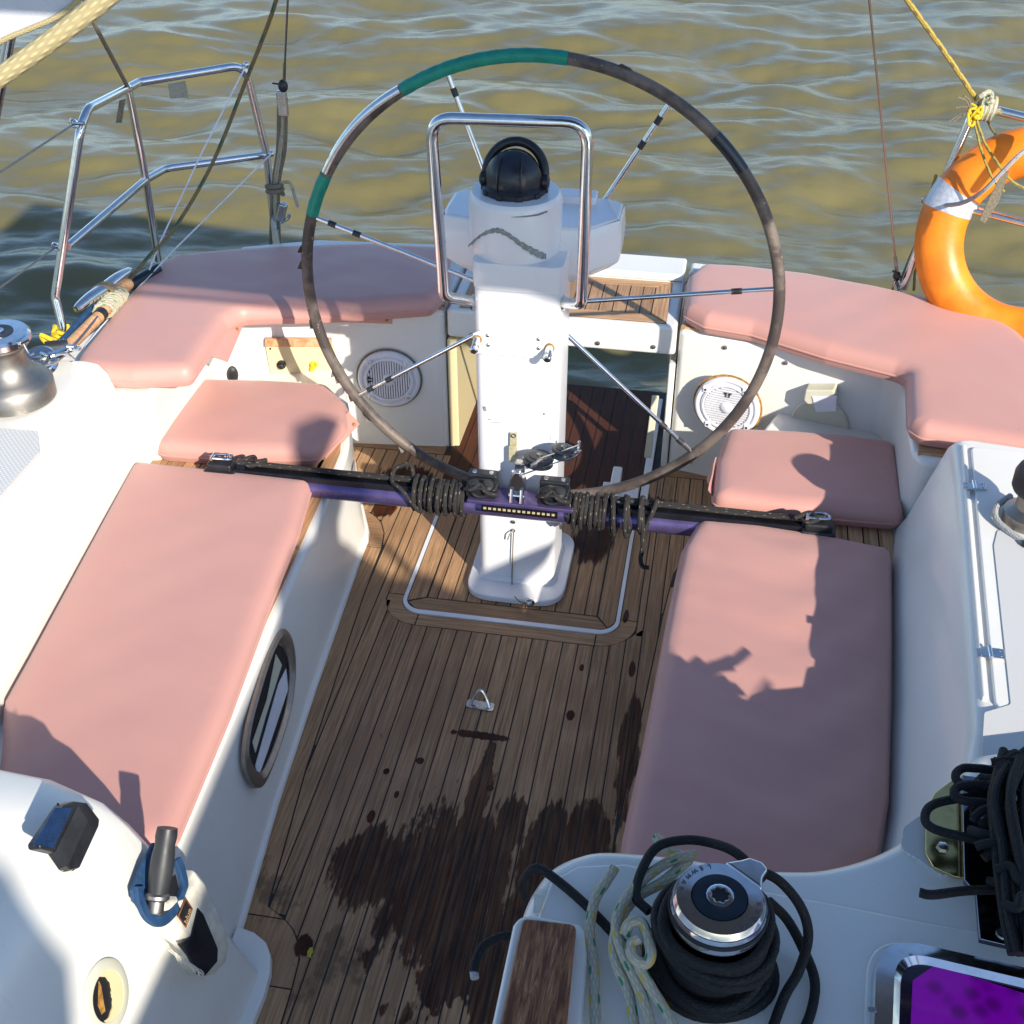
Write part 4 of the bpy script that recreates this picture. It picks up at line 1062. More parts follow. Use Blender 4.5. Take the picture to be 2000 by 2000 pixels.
# the car with calibrated dark lip
car = obj("car_plate", MB().box((-.475, ty - .012, tz + .034), (.30, .075, .012)), 'purple', tr, "purple car plate between the two rope jammers", bevel=.003)
lip = obj("car_bearing_lip", MB().box((-.475, ty - .052, tz + .020), (.215, .010, .018)), 'black_metal', tr)
for k in range(15):
    obj("bearing", MB().box((-.572 + .0138 * k, ty - .058, tz + .024), (.008, .003, .006)), 'rope_yellow', lip, smooth=False)
def cam_cleat(x, parent):
    c = Vector((x, ty - .015, tz + .06))
    o = obj("cam_cleat", MB().box(c + Vector((0, .006, -.002)), (.086, .060, .034)).box(c + Vector((0, .022, .034)), (.084, .034, .014)).box(c + Vector((-.033, .022, .018)), (.016, .034, .04)).box(c + Vector((.033, .022, .018)), (.016, .034, .04)), 'black', parent, "black jammer with toothed cams", bevel=.006)
    for s in (-1, 1):
        obj("cam", MB().lathe([(.012, -.012), (.0155, -.009), (.0135, -.006), (.0155, -.003), (.0135, 0), (.0155, .003), (.0135, .006), (.0145, .010), (.006, .013)], c + Vector((s * .020, -.012, .020)), (s * .15, -.2, 1), 14), 'rubber', o)
        obj("cap_screw", MB().lathe([(.0075, 0), (.0065, .003), (0, .003)], c + Vector((s * .024, .020, .041)), seg=12), 'steel', o)
    obj("fairlead", MB().tube([c + Vector((.022 * math.cos(a), -.030, .006 + .014 * math.sin(a))) for a in np.linspace(0, 6.28, 17)[:-1]], .0055, 8, closed=True), 'black', o)
    obj("rope_bight", MB().tube(catmull([c + Vector((-.045, -.02, .005)), c + Vector((-.02, -.034, .018)), c + Vector((0, -.02, .026)), c + Vector((.02, -.036, .012)), c + Vector((.045, -.018, -.006))], 5), .006, 8), 'rope_black', o)
cam_cleat(-.588, tr); cam_cleat(-.385, tr)
# centre toggle
tg = Vector((-.487, ty - .01, tz + .045))
t_ = obj("toggle", MB().loft([[(tg.x + sx * w, tg.y + sy, tg.z + h) for sx, sy in ((-1, -.014), (1, -.014), (1, .014), (-1, .014))] for h, w in ((0, .018), (.03, .024), (.055, .022), (.085, .008))]), 'chrome', tr, bevel=.004)
obj("toggle_fork", MB().tube([tg + Vector((-.014, -.016, .03)), tg + Vector((-.014, -.03, -.006))], .0055, 8).tube([tg + Vector((.014, -.016, .03)), tg + Vector((.014, -.03, -.006))], .0055, 8).tube([tg + Vector((-.022, -.02, .012)), tg + Vector((.022, -.02, .012))], .0045, 8), 'chrome', t_)
# big double block resting on the bar
blk = thing("mainsheet_block", "black double-sheave mainsheet block leaning against the pedestal above the jammers", "pulley block", tuple(V(1000, 885, Y=2.86)))
bd0, bd1 = V(1016, 868, Y=2.86), V(1062, 853, Y=2.85)
axis = Vector((.10, .10, .98)).normalized()
for c, r in ((bd0, .042), (bd1, .033)):
    obj("sheave", MB().lathe([(r * .9, -.013), (r, -.011), (r, -.007), (r * .78, 0), (r, .007), (r, .011), (r * .92, .013), (r * .3, .013)], c, axis, 32), 'hood', blk)
    for s in (-1, 1):
        obj("cheek", MB().lathe([(r * .66, 0), (r * .66, .003), (r * .5, .004)], c + axis * s * .0125 - axis * (.003 if s < 0 else 0), axis * 1, 24), 'black', blk)
    obj("axle", MB().lathe([(.008, 0), (.008, .003), (.004, .005)], c + axis * .016, axis, 12), 'bronze', blk)
dirb = (bd1 - bd0).normalized(); up_ = axis.cross(dirb)
for s in (-1, 1):
    a = bd0 - dirb * .055 + axis * s * .017 + Vector((0, -.026, 0)); b = bd1 + dirb * .052 + axis * s * .015 + Vector((0, -.018, 0))
    obj("side_strap", MB().plate([a - up_ * .007, b - up_ * .006, b + up_ * .006, a + up_ * .007], axis, .0022), 'steel', blk, bevel=.001)
e0 = bd1 + dirb * .05
obj("becket", MB().tube([e0 - axis * .018, e0 + axis * .018], .004, 8).tube([e0 + up_ * .0 - dirb * .0, e0 - up_ * .018 + dirb * .004], .003, 8), 'chrome', blk)
rc_ = e0 - up_ * .022 + dirb * .006 + Vector((0, -.004, -.006))
obj("split_ring", MB().tube([rc_ + dirb * .009 * math.cos(a) + up_ * .009 * math.sin(a) for a in np.linspace(0, 6.28, 15)[:-1]], .0018, 6, closed=True), 'chrome', blk)
tl = bd0 - dirb * .06
obj("becket", MB().box(tl, (.028, .026, .030)), 'steel', blk, bevel=.003)
obj("cam_arm", MB().plate([bd0 - up_ * .03 - dirb * .02, bd0 - up_ * .04 + dirb * .03, bd0 - up_ * .075 + dirb * .018, bd0 - up_ * .078 + dirb * .002], axis, .012), 'steel', blk, bevel=.002)
obj("pin", MB().lathe([(.009, 0), (.008, .006), (.003, .008)], bd0 - dirb * .05 + axis * .018, axis, 12), 'bronze', blk)

# ropes lying along the track and wound round the bar
def rope_thing(name, pts, r, mat, label, cat="rope", group=None, seg=9, parts=None):
    o = obj(name, MB().tube(pts, r, seg), mat); tag(o, label, cat, group); return o
def coil(xa, xb, turns, R0=.036, jitter=.15, seed=0):
    rn = random.Random(seed); out = []; n = turns * 14
    for k in range(n + 1):
        a = 2 * math.pi * k / 14; x = xa + (xb - xa) * k / n
        rr = R0 + .006 * math.sin(k * .21 + seed) + rn.uniform(-.001, .001)
        out.append(Vector((x + .004 * math.sin(a) + .0028 * math.sin(k * .083 + seed * 2), ty - .002 + rr * math.cos(a) * 1.0, tz + .010 + rr * math.sin(a) * 1.12)))
    return out
L1 = catmull([Vector((-1.33, ty, tz + .066)), Vector((-1.30, ty - .01, tz + .062)), Vector((-1.18, ty + .010, tz + .048)), Vector((-.95, ty + .008, tz + .046)), Vector((-.80, ty + .006, tz + .048))], 8)
c1 = coil(-.79, -.635, 13, R0=.041, seed=1)
pl1 = thing("control_line", "black flecked rope wound tightly round the traveller bar left of the pedestal", "rope", (-.72, ty, .33), "traveller control lines")
obj("coil", MB().tube(L1 + catmull([L1[-1], c1[0]], 3)[1:] + c1 + catmull([c1[-1], Vector((-.62, ty - .02, tz + .08)), Vector((-.595, ty - .04, tz + .07))], 5)[1:], .0066, 9), 'rope_black', pl1)
obj("strand", MB().tube([Vector((-1.30, ty + .016, tz + .046)), Vector((-1.0, ty + .018, tz + .044)), Vector((-.64, ty + .018, tz + .048))], .0066, 9), 'rope_black', pl1)
lp = catmull([Vector((-.79, ty + .01, tz + .05)), Vector((-.805, ty + .03, tz + .085)), Vector((-.845, ty + .02, tz + .075)), Vector((-.850, ty - .01, tz + .05)), Vector((-.82, ty - .035, tz + .045)), Vector((-.785, ty - .048, tz + .01)), Vector((-.765, ty - .045, tz - .02)), Vector((-.75, ty - .02, tz - .03)), Vector((-.745, ty + .02, tz - .02))], 6)
obj("loop", MB().tube(lp, .006, 8), 'rope_black', pl1)
kn_ = catmull([Vector((-1.31, ty - .012, tz + .064)), Vector((-1.27, ty + .014, tz + .070)), Vector((-1.25, ty - .010, tz + .072)), Vector((-1.23, ty + .012, tz + .064)), Vector((-1.27, ty - .016, tz + .058)), Vector((-1.30, ty + .008, tz + .060))], 6)
obj("knot", MB().tube(kn_, .0062, 8), 'rope_black', pl1)
pl2 = thing("control_line", "black flecked rope wound round the traveller bar right of the pedestal, its end hanging down", "rope", (-.28, ty, .33), "traveller control lines")
c2_ = coil(-.345, -.235, 9, R0=.041, seed=3)
L2 = catmull([Vector((.325, ty, tz + .062)), Vector((.22, ty + .008, tz + .046)), Vector((0, ty + .008, tz + .046)), Vector((-.15, ty + .008, tz + .048)), Vector((-.20, ty + .004, tz + .052))], 8)
obj("coil", MB().tube(catmull([Vector((-.375, ty - .04, tz + .07)), Vector((-.355, ty - .03, tz + .06)), c2_[0]], 4)[:-1] + c2_, .0066, 9), 'rope_black', pl2)
obj("strand", MB().tube(L2, .0058, 8).tube([Vector((.30, ty + .018, tz + .045)), Vector((-.23, ty + .018, tz + .048))], .0066, 9), 'rope_black', pl2)
lo = []
for k in range(70):
    a = 2 * math.pi * k / 11.; x = -.235 + .125 * k / 69 + .014 * math.sin(a * .5)
    rr = .044 + .008 * math.sin(k * .37); lo.append(Vector((x, ty - .004 + rr * math.cos(a), tz + .006 + rr * 1.2 * math.sin(a))))
lo += [Vector((-.128, ty - .04, tz - .02)), Vector((-.126, ty - .045, tz - .06)), Vector((-.130, ty - .046, tz - .105)), Vector((-.122, ty - .05, tz - .128)), Vector((-.104, ty - .05, tz - .130))]
obj("loose_coil", MB().tube(catmull(lo, 3), .0066, 9), 'rope_black', pl2)
obj("knot", MB().tube([p + Vector((1.585, 0, -.002)) for p in kn_], .0062, 8), 'rope_black', pl2)

# ================================================================ SPEAKERS, PANEL, KNOBS, SHOWER
def speaker(c, n, vertical, label):
    n = Vector(n).normalized(); t = thing("loudspeaker", label, "speaker", tuple(c), "round white cockpit speakers")
    ex = Vector((0, 0, 1)).cross(n).normalized(); ex = -ex if ex.x < 0 else ex; ez = n.cross(ex); ez = -ez if ez.z < 0 else ez
    obj("sealant_ring", MB().lathe([(.112, 0), (.114, .003), (.108, .005)], c, n, 40), 'rust' if not vertical else 'line_grey', t)
    obj("bezel", MB().lathe([(.107, 0), (.107, .012), (.101, .018), (.094, .018), (.09, .012), (.086, .012), (.084, .018), (.078, .020), (.074, .018), (.074, .006), (.01, .006)], c, n, 48), 'white', t)
    g_ = obj("grille_backing", MB().lathe([(.0735, .0065), (.0735, .0075), (.002, .0075)], c, n, 32), 'hole', t)
    N_ = 17
    for k in range(N_):
        d = -.068 + .136 * k / (N_ - 1); hl_ = math.sqrt(max(0, .0725 ** 2 - d * d))
        a, b = (ex, ez) if vertical else (ez, ex)
        p = c + a * d + n * .0145
        w = .0028
        for q0, q1 in ((-hl_, hl_),):
            obj("grille_slat", MB().plate([p + b * q0 - a * w - n * .006, p + b * q1 - a * w - n * .006, p + b * q1 + a * w - n * .006, p + b * q0 + a * w - n * .006], n, .008), 'white', g_, smooth=False)
    obj("dome", MB().lathe([(.022, .010), (.021, .018), (.014, .022), (.003, .0235)], c, n, 24), 'white', t)
    for k in range(4):
        a = rad(45 + 90 * k + (0 if vertical else 8)); p = c + (ex * math.cos(a) + ez * math.sin(a)) * .091
        e = obj("screw_ear", MB().box(p + n * .016, (.022, .01, .022)), 'white', t, bevel=.004)
        obj("screw", MB().lathe([(.0045, .0), (.004, .003), (0, .003)], p + n * .021, n, 10), 'steel', e)
    # emblem: two mirrored black hooks
    ec = c + n * .0185 + (ex * -.062 if vertical else ez * .048); u, v_ = (ez, -ex) if vertical else (ex, ez)
    for s in (-1, 1):
        obj("emblem", MB().plate([ec + u * s * q0 + v_ * q1 for q0, q1 in ((.002, .008), (.014, .008), (.011, .004), (.0075, .003), (.006, -.009), (.0035, -.009), (.0035, .003))], n, .0012), 'hole', t, smooth=False)
    return t
pq = ((*wl[0], 0), (wl[1][1] - wl[0][1], wl[0][0] - wl[1][0], 0)); nq = Vector(pq[1]).normalized(); nq = nq if nq.y < 0 else -nq
speaker(V(735, 712, pl=pq) + nq * .003, nq, True, "round white speaker with upright grille bars, seen through the wheel left of the pedestal")
nr_ = (Vector((wr[2][0], wr[2][1], 0)) - Vector((wr[1][0], wr[1][1], 0))).normalized(); nr_ = Vector((nr_.y, -nr_.x, 0)); nr_ = nr_ if nr_.y < 0 else -nr_
speaker(V(1373, 765, Y=3.572), nr_, False, "round white speaker with level grille bars and rusty sealant, behind the right small cushion")
nl = (Vector((*wl[1], 0)) - Vector((*wl[2], 0))).normalized(); nl = Vector((nl.y, -nl.x, 0)); nl = nl if nl.y < 0 else -nl
pw = (Vector((*wl[1], 0)) + nl * .002, nl)
W4 = lambda a, b, o=0: V(a, b, pl=(pw[0] + nl * o, nl))
pan = thing("engine_panel", "yellowed cream engine panel with a grey wooden strip above it, left of the wheel rim", "control panel", tuple(W4(560, 690)))
obj("plate", MB().plate([W4(*p) for p in ((500, 648), (630, 648), (640, 722), (605, 760), (530, 765), (516, 735))], nl, .008), 'cream', pan, bevel=.003)
obj("trim_strip", MB().plate([W4(*p) for p in ((500, 635), (626, 636), (626, 650), (500, 650))], nl, .018), 'teak_seat', pan, bevel=.002)
p = W4(531, 687, .008)
obj("push_button", MB().lathe([(.0155, 0), (.0155, .008), (.009, .010), (.009, .022), (.005, .024)], p, nl, 18), 'black', pan)
for (a, b) in ((510, 658), (635, 758)): obj("screw", MB().lathe([(.004, 0), (.003, .003), (0, .003)], W4(a, b, .008), nl, 8), 'hole', pan)
kk = W4(591, 689, .012)
key = obj("key_tag", MB().sphere(kk, .014, 12, (1, .7, 1)).sphere(kk + Vector((.014, -.006, .008)), .007, 8).sphere(kk + Vector((-.004, -.006, -.012)), .009, 8), 'yellow', pan, "crumpled yellow tie on the ignition key")
kn = thing("throttle_knob", "black oval knob on the white locker wall left of the cream panel", "knob", tuple(W4(440, 695)))
kp = W4(440, 696, .0)
obj("knob", MB().loft([[kp + nl * h + Vector((-nl.y, nl.x, 0)) * math.cos(a) * w * .62 + Vector((0, 0, 1)) * math.sin(a) * w for a in np.linspace(0, 6.283, 21)[:-1]] for h, w in ((0, .020), (.02, .024), (.035, .031), (.046, .030), (.052, .022))]), 'rubber', kn)
obj("stem", MB().lathe([(.008, -.03), (.008, .01)], kp, nl, 10), 'black', kn)
for (a, b) in ((401, 683),): tag(obj("wall_screw", MB().lathe([(.006, 0), (.006, .004), (0, .006)], W4(a, b, .0), nl, 10), 'rust'), "rusty screw in the white locker wall below the pink flap", "screw")
# shower/holder on the starboard locker wall
n2 = (Vector((*wr[3], 0)) - Vector((*wr[2], 0))).normalized(); n2 = Vector((n2.y, -n2.x, 0)); n2 = n2 if n2.y < 0 else -n2
W5 = lambda a, b, o=0: V(a, b, pl=(Vector((*wr[2], 0)) + n2 * (.002 + o), n2))
shw = thing("shower_holder", "translucent white round cover with a bracket above it, on the right locker wall", "shower fitting", tuple(W5(1545, 790)))
ctr_ = W5(1546, 800, 0)
obj("round_cover", MB().lathe([(.092, 0), (.094, .006), (.088, .010), (.084, .008), (.01, .009)], ctr_, n2, 40), 'ivory', shw)
bp0 = [W5(*p) for p in ((1526, 722), (1580, 722), (1583, 745), (1575, 752), (1530, 750), (1522, 742))]
obj("bracket", MB().plate(bp0, n2, .05), 'ivory', shw, bevel=.006)
obj("bracket_recess", MB().plate([W5(*p, .045) for p in ((1532, 746), (1580, 746), (1578, 775), (1540, 776))], n2, .008), 'white', shw, bevel=.003)

# padeye on the pillar, floor ring, leaf
ry = Vector((-.510, 2.405, 0))
pe = thing("folding_padeye", "small steel padeye with a raised triangular loop, screwed to the teak sole", "padeye", tuple(ry))
obj("base", MB().prism([tuple(p) for p in fillet([(ry.x - .038, ry.y - .015), (ry.x + .038, ry.y - .021), (ry.x + .038, ry.y + .009), (ry.x - .038, ry.y + .015)], .008, 4)], .001, .004), 'steel', pe)
obj("loop", MB().tube(catmull([ry + Vector((-.026, -.004, .003)), ry + Vector((-.019, .004, .020)), ry + Vector((-.008, .010, .040)), ry + Vector((0, .011, .045)), ry + Vector((.008, .009, .040)), ry + Vector((.020, .001, .019)), ry + Vector((.027, -.007, .003))], 5), .0042, 8), 'chrome', pe)
lf = V(584, 1797, z=.003)
tag(obj("fallen_leaf", MB().plate([lf + Vector((x, y, .002 * math.sin(x * 300))) for x, y in ((-.003, .014), (.004, .012), (.008, .002), (.006, -.009), (.010, -.014), (.003, -.012), (-.003, -.008), (-.006, .002))], (0, 0, 1), .0006), 'leaf', smooth=False), "tiny yellow leaf lying on the teak sole near the bottom left", "leaf")
ce = V(1303, 862, Y=3.61)
tag(obj("grab_ring", MB().tube([ce + Vector((.008 * math.cos(a), -.006, .020 * math.sin(a))) for a in np.linspace(0, 6.28, 21)[:-1]], .004, 8, closed=True), 'chrome'), "small steel ring on the white wall beside the stern passage", "ring")
# ================================================================ PUSHPIT RAILS, RIGGING
def tubes(name, runs, r, mat, parent, label=None):
    return [obj(name, MB().tube(p, r, 12), mat, parent, label) for p in runs]
ZD = ZA + .03
b1 = V(118, 640, z=.60); b1 = Vector((-1.955, 3.16, .58))
f1 = V(104, 560, Y=3.19)
t1 = V(160, 222, Y=3.30); t2 = V(242, 166, Y=3.72); t3 = V(282, 150, Y=3.86); t4 = V(450, 128, Y=4.10); m3 = V(503, 292, Y=4.13); b3 = V(523, 475, Y=4.12); b3.z = .50
b2 = V(298, 490, z=ZA); m1 = V(128, 465, Y=3.23); m2 = V(275, 339, Y=3.74); m2b = V(312, 318, Y=3.88)
pp = thing("pushpit_rail", "bent stainless pushpit rail at the left stern, beyond the pink L-shaped cushion", "railing", tuple(b1), "stainless stern rails")
top = fillet([V(122, 632, Y=3.16), f1, V(157, 226, Y=3.27), V(170, 198, Y=3.33), t2], [0, .05, .10, 0, 0], 6, False)
obj("front_post", MB().tube(fillet([V(122, 632, Y=3.16), f1, V(152, 240, Y=3.28), V(166, 205, Y=3.34), t2], [0, .06, .08, .06, 0], 6, False), .0135, 12), 'chrome', pp)
obj("aft_hoop", MB().tube(fillet([t2, V(262, 155, Y=3.80), V(462, 122, Y=4.10), m3, b3], [0, .03, .07, 0, 0], 8, False), .0135, 12), 'chrome', pp)
obj("middle_post", MB().tube([t2, m2, b2], .0125, 12), 'chrome', pp)
obj("mid_rail", MB().tube(fillet([m1, m2, m2b, m3], [0, .02, .06, 0], 6, False), .0125, 12), 'chrome', pp)
for p in (V(140, 232, Y=3.27), V(106, 465, Y=3.23)):
    obj("lifeline_eye", MB().tube([p + Vector((-.012 * math.cos(a), 0, .012 * math.sin(a))) for a in np.linspace(0, 6.28, 13)[:-1]], .004, 8, closed=True).tube([p, p + Vector((.03, 0, 0))], .006, 8), 'chrome', pp)
for p in (V(465, 122, Y=4.10), V(512, 290, Y=4.13)):
    obj("lifeline_eye", MB().sphere(p, .011, 10).tube([p, p + Vector((-.02, .0, -.005))], .006, 8), 'chrome', pp)
obj("bracket_plate", MB().plate([V(*p, Y=3.92) for p in ((316, 158), (350, 152), (356, 184), (321, 186))], (0, 1, -.2), .003), 'steel', pp, "small bent steel mounting plate hanging from the rail", bevel=.001)
obj("hanging_strap", MB().plate([V(*p, Y=3.66) for p in ((225, 190), (236, 187), (229, 232), (218, 232))], (0, 1, 0), .004), 'line_grey', pp)
# starboard pushpit
ps = thing("pushpit_rail", "stainless pushpit rail at the right stern carrying the orange lifebuoy", "railing", (.66, 3.93, ZA), "stainless stern rails")
c1_ = V(1833, 222, Y=3.96); 
obj("hoop", MB().tube(fillet([V(1704, 545, Y=3.94), V(1765, 378, Y=3.96), V(1833, 218, Y=3.97), V(1866, 205, Y=3.96), V(1990, 235, Y=3.80), V(2150, 285, Y=3.5)], [0, 0, .05, .05, 0, 0], 6, False), .0135, 12), 'chrome', ps)
obj("mid_rail", MB().tube([V(1762, 377, Y=3.96), V(1932, 420, Y=3.82), V(2150, 480, Y=3.5)], .0125, 12), 'chrome', ps)
obj("lifeline_eye", MB().tube([V(1748, 378, Y=3.96) + Vector((.013 * math.cos(a), 0, .013 * math.sin(a))) for a in np.linspace(0, 6.28, 15)[:-1]], .0025, 6, closed=True), 'chrome', ps)
def line_thing(name, pts, r, mat, label, cat="rope", seg=7, group=None):
    return tag(obj(name, MB().tube(pts, r, seg), mat), label, cat, group)
# backstays
zt = ZA + .02
bs = thing("backstay_tackle", "weathered rope tackle hanging below the left backstay wire at the stern", "tackle", tuple(V(520, 470, Y=4.14)))
bt = V(535, 165, Y=4.0)
up = (V(543, -200, Y=3.55))
obj("wire", MB().tube([V(536, 150, Y=4.0), V(543, 0, Y=3.75), up], .0035, 8), 'wire', bs)
obj("swage", MB().tube([V(536, 155, Y=4.0), V(537, 120, Y=3.97)], .0055, 8), 'wire', bs)
obj("taped_pin", MB().sphere(V(534, 162, Y=4.0), .017, 12, (1, 1, 1.3)).tube([V(534, 160, Y=4.0), V(514, 157, Y=4.0)], .003, 6), 'black', bs)
obj("upper_block", MB().box(V(533, 195, Y=4.02), (.034, .022, .085)), 'steel', bs, bevel=.005)
for k, (xa, xb) in enumerate(((526, 516), (533, 523), (540, 527), (529, 519))):
    obj("fall", MB().tube(catmull([V(xa, 185, Y=4.02 + .006 * k), V(xa - 2, 280, Y=4.06), V(xb - 1, 350, Y=4.09), V(xb + (-6 + 3 * k), 465, Y=4.14)], 5), .0062, 8), 'rope_cream' if k % 2 else 'line_grey', bs)
kp_ = V(519, 355, Y=4.08)
obj("hitch", MB().tube([kp_ + Vector((.028 * math.cos(a), .014 * math.sin(a) - .004, .0028 * a - .02)) for a in np.linspace(0, 12.6, 34)], .0085, 8), 'line_grey', bs)
obj("tail", MB().tube(catmull([kp_ + Vector((.02, 0, .02)), V(547, 345, Y=4.07), V(556, 370, Y=4.07), V(562, 390, Y=4.07)], 5), .006, 8), 'rope_cream', bs)
obj("lower_block", MB().box(V(532, 400, Y=4.1), (.028, .03, .07), Matrix.Rotation(.3, 3, 'Y')), 'steel', bs, bevel=.006)
obj("hook", MB().tube(catmull([V(530, 420, Y=4.1), V(543, 412, Y=4.1), V(546, 404, Y=4.1)], 5), .006, 8), 'steel', bs)
obj("hook", MB().tube([V(524, 430, Y=4.12), V(520, 468, Y=4.14)], .008, 8), 'steel', bs)
bw = thing("backstay", "thin right backstay wire running down to a black fitting at the stern", "wire", tuple(V(1700, 540, Y=3.95)))
obj("wire", MB().tube([V(1690, 492, Y=3.93), V(1640, 0, Y=3.6), V(1620, -200, Y=3.4)], .0032, 8), 'wire', bw)
obj("swage", MB().tube([V(1692, 512, Y=3.94), V(1689, 485, Y=3.93)], .0055, 8), 'wire', bw)
obj("tape", MB().sphere(V(1692, 520, Y=3.94), .013, 10, (1, 1, 1.2)).tube([V(1684, 510, Y=3.93), V(1700, 524, Y=3.93)], .004, 6), 'black', bw)
obj("turnbuckle", MB().tube([V(1692, 528, Y=3.94), V(1700, 550, Y=3.95)], .009, 8), 'steel', bw)
obj("shackle", MB().tube(catmull([V(1688, 530, Y=3.93), V(1684, 545, Y=3.93), V(1690, 555, Y=3.93), V(1700, 548, Y=3.93)], 4), .004, 6), 'chrome', bw)
line_thing("dark_stay", [V(242, 166, Y=3.70), V(180, 50, Y=3.5), V(135, -60, Y=3.3)], .0065, 'line_grey', "dark brown line running up from the left rail to the top edge", "line")
line_thing("mooring_line", catmull([V(540, -80, Y=3.35), V(515, 20, Y=3.5), V(465, 150, Y=3.66), V(400, 310, Y=3.72), V(330, 430, Y=3.66), V(280, 485, Y=3.58), V(235, 540, Y=3.48)], 5), .0062, 'rope_green', "brown and green braided rope slanting across the left rail down to the cleat")
line_thing("lifeline", [V(462, 128, Y=4.08), V(380, 290, Y=3.85), V(303, 455, Y=3.66), V(262, 560, Y=3.52)], .0028, 'white', "upper white coated lifeline slanting down inside the left rail", "lifeline", group=None)
line_thing("lifeline", [V(511, 291, Y=4.12), V(330, 470, Y=3.72), V(190, 618, Y=3.3), V(160, 655, Y=3.2)], .0028, 'white', "lower white coated lifeline running from the rail's mid height to the left deck", "lifeline")
line_thing("guard_wire", [V(140, 234, Y=3.26), V(0, 325, Y=2.9), V(-120, 400, Y=2.6)], .003, 'wire', "upper guard wire leaving the left rail towards the frame's left edge", "wire")
line_thing("guard_wire", [V(104, 467, Y=3.22), V(0, 543, Y=2.95), V(-120, 630, Y=2.6)], .003, 'wire', "lower guard wire leaving the left rail towards the frame's left edge", "wire")
for a, b in ((( 128, 242), (100, 258)), ((95, 474), (72, 490))):
    pass
st = thing("guard_post", "pair of thin steel stanchion tubes at the far upper left edge", "stanchion", tuple(V(-20, 300, Y=2.4)))
obj("tube", MB().tube([V(20, 60, Y=2.45), V(-12, 230, Y=2.45)], .012, 12), 'chrome', st)
obj("tube", MB().tube([V(28, 55, Y=2.5), V(0, 190, Y=2.5)], .006, 10), 'steel', st)

# right-hand lines and knots
line_thing("stern_line", catmull([V(1690, -40, Y=3.6), V(1712, 0, Y=3.64), V(1780, 95, Y=3.8), V(1843, 188, Y=3.95)], 6), .0075, 'rope_ochre', "taut yellow and grey rope running up from the right rail to the top edge")
kc = V(1856, 204, Y=3.95)
kt = thing("rope_knot", "thick cream lashing and yellow cord knotted round the right rail corner", "knot", tuple(kc))
for q_, (dx, r_) in enumerate(((.0, .026), (.012, .027), (.024, .026), (-.010, .024))):
    obj("turn", MB().tube([kc + Vector((dx + .004 * math.sin(a), .024 * math.cos(a), r_ * math.sin(a) * 1.15)) for a in np.linspace(0, 6.28, 17)[:-1]], .0085, 8, closed=True), 'rope_cream', kt)
obj("overhand", MB().tube([kc + Vector((.02 * math.cos(a) - .005, -.012 + .016 * math.sin(2 * a), .035 + .014 * math.sin(a))) for a in np.linspace(0, 6.28, 21)[:-1]], .0085, 8, closed=True), 'rope_cream', kt)
yk = V(1838, 212, Y=3.93); rn = random.Random(9)
ypts = [yk + Vector((rn.uniform(-.022, .022), rn.uniform(-.025, .02), rn.uniform(-.032, .030))) for _ in range(22)]
obj("yellow_knot", MB().tube(catmull(ypts, 5), .0042, 7), 'yellow', kt)
for k in range(7):
    e = yk + Vector((-.03 - rn.uniform(0, .04), -.01, rn.uniform(-.04, .05))); obj("frayed_end", MB().tube(catmull([yk + Vector((-.01, -.01, 0)), yk.lerp(e, .5) + Vector((0, 0, .01)), e], 4), .0025, 6), 'line_grey', kt)
line_thing("lashing_cord", catmull([V(1842, 225, Y=3.92), V(1858, 270, Y=3.86), V(1880, 305, Y=3.80), V(1905, 338, Y=3.76), V(1940, 358, Y=3.74), V(1990, 365, Y=3.74)], 6), .0042, 'rope_ochre', "longer yellow cord lashed from the rail knot across the top of the lifebuoy")
line_thing("lashing_cord", catmull([V(1838, 228, Y=3.92), V(1852, 285, Y=3.85), V(1872, 335, Y=3.79), V(1895, 362, Y=3.76)], 6), .0042, 'rope_ochre', "shorter yellow cord lashed from the rail knot down onto the lifebuoy")
line_thing("lashing_cord", catmull([V(1862, 225, Y=3.96), V(1872, 245, Y=4.0), V(1885, 262, Y=4.02)], 5), .0038, 'rope_green', "short dark yellow cord behind the rail knot")
line_thing("grab_line", catmull([V(1757, 381, Y=3.93), V(1775, 387, Y=3.9), V(1815, 383, Y=3.80), V(1855, 360, Y=3.72), V(1895, 320, Y=3.70), V(1932, 285, Y=3.70), V(1990, 250, Y=3.72)], 6), .0068, 'rope_white', "grey-white twisted rope looping from the rail over the lifebuoy")
tag(obj("hanging_strap", MB().plate([V(*p, Y=3.70) for p in ((1893, 325), (1905, 322), (1885, 380), (1858, 422), (1848, 415), (1868, 370))], (0, 1, 0), .004), 'line_grey', bevel=.001), "flat weathered grey strap hanging in front of the orange lifebuoy", "strap")
line_thing("dark_rope", catmull([V(1752, 385, Y=3.98), V(1745, 430, Y=3.98), V(1722, 480, Y=3.97), V(1702, 530, Y=3.97), V(1698, 550, Y=3.96)], 5), .009, 'line_grey', "dark doubled rope hanging along the right rail post")
line_thing("dark_rope", catmull([V(1766, 330, Y=4.0), V(1742, 420, Y=4.0), V(1728, 500, Y=3.99), V(1724, 548, Y=3.98)], 5), .005, 'rope_ochre', "thin yellow-green rope hanging behind the right rail post")

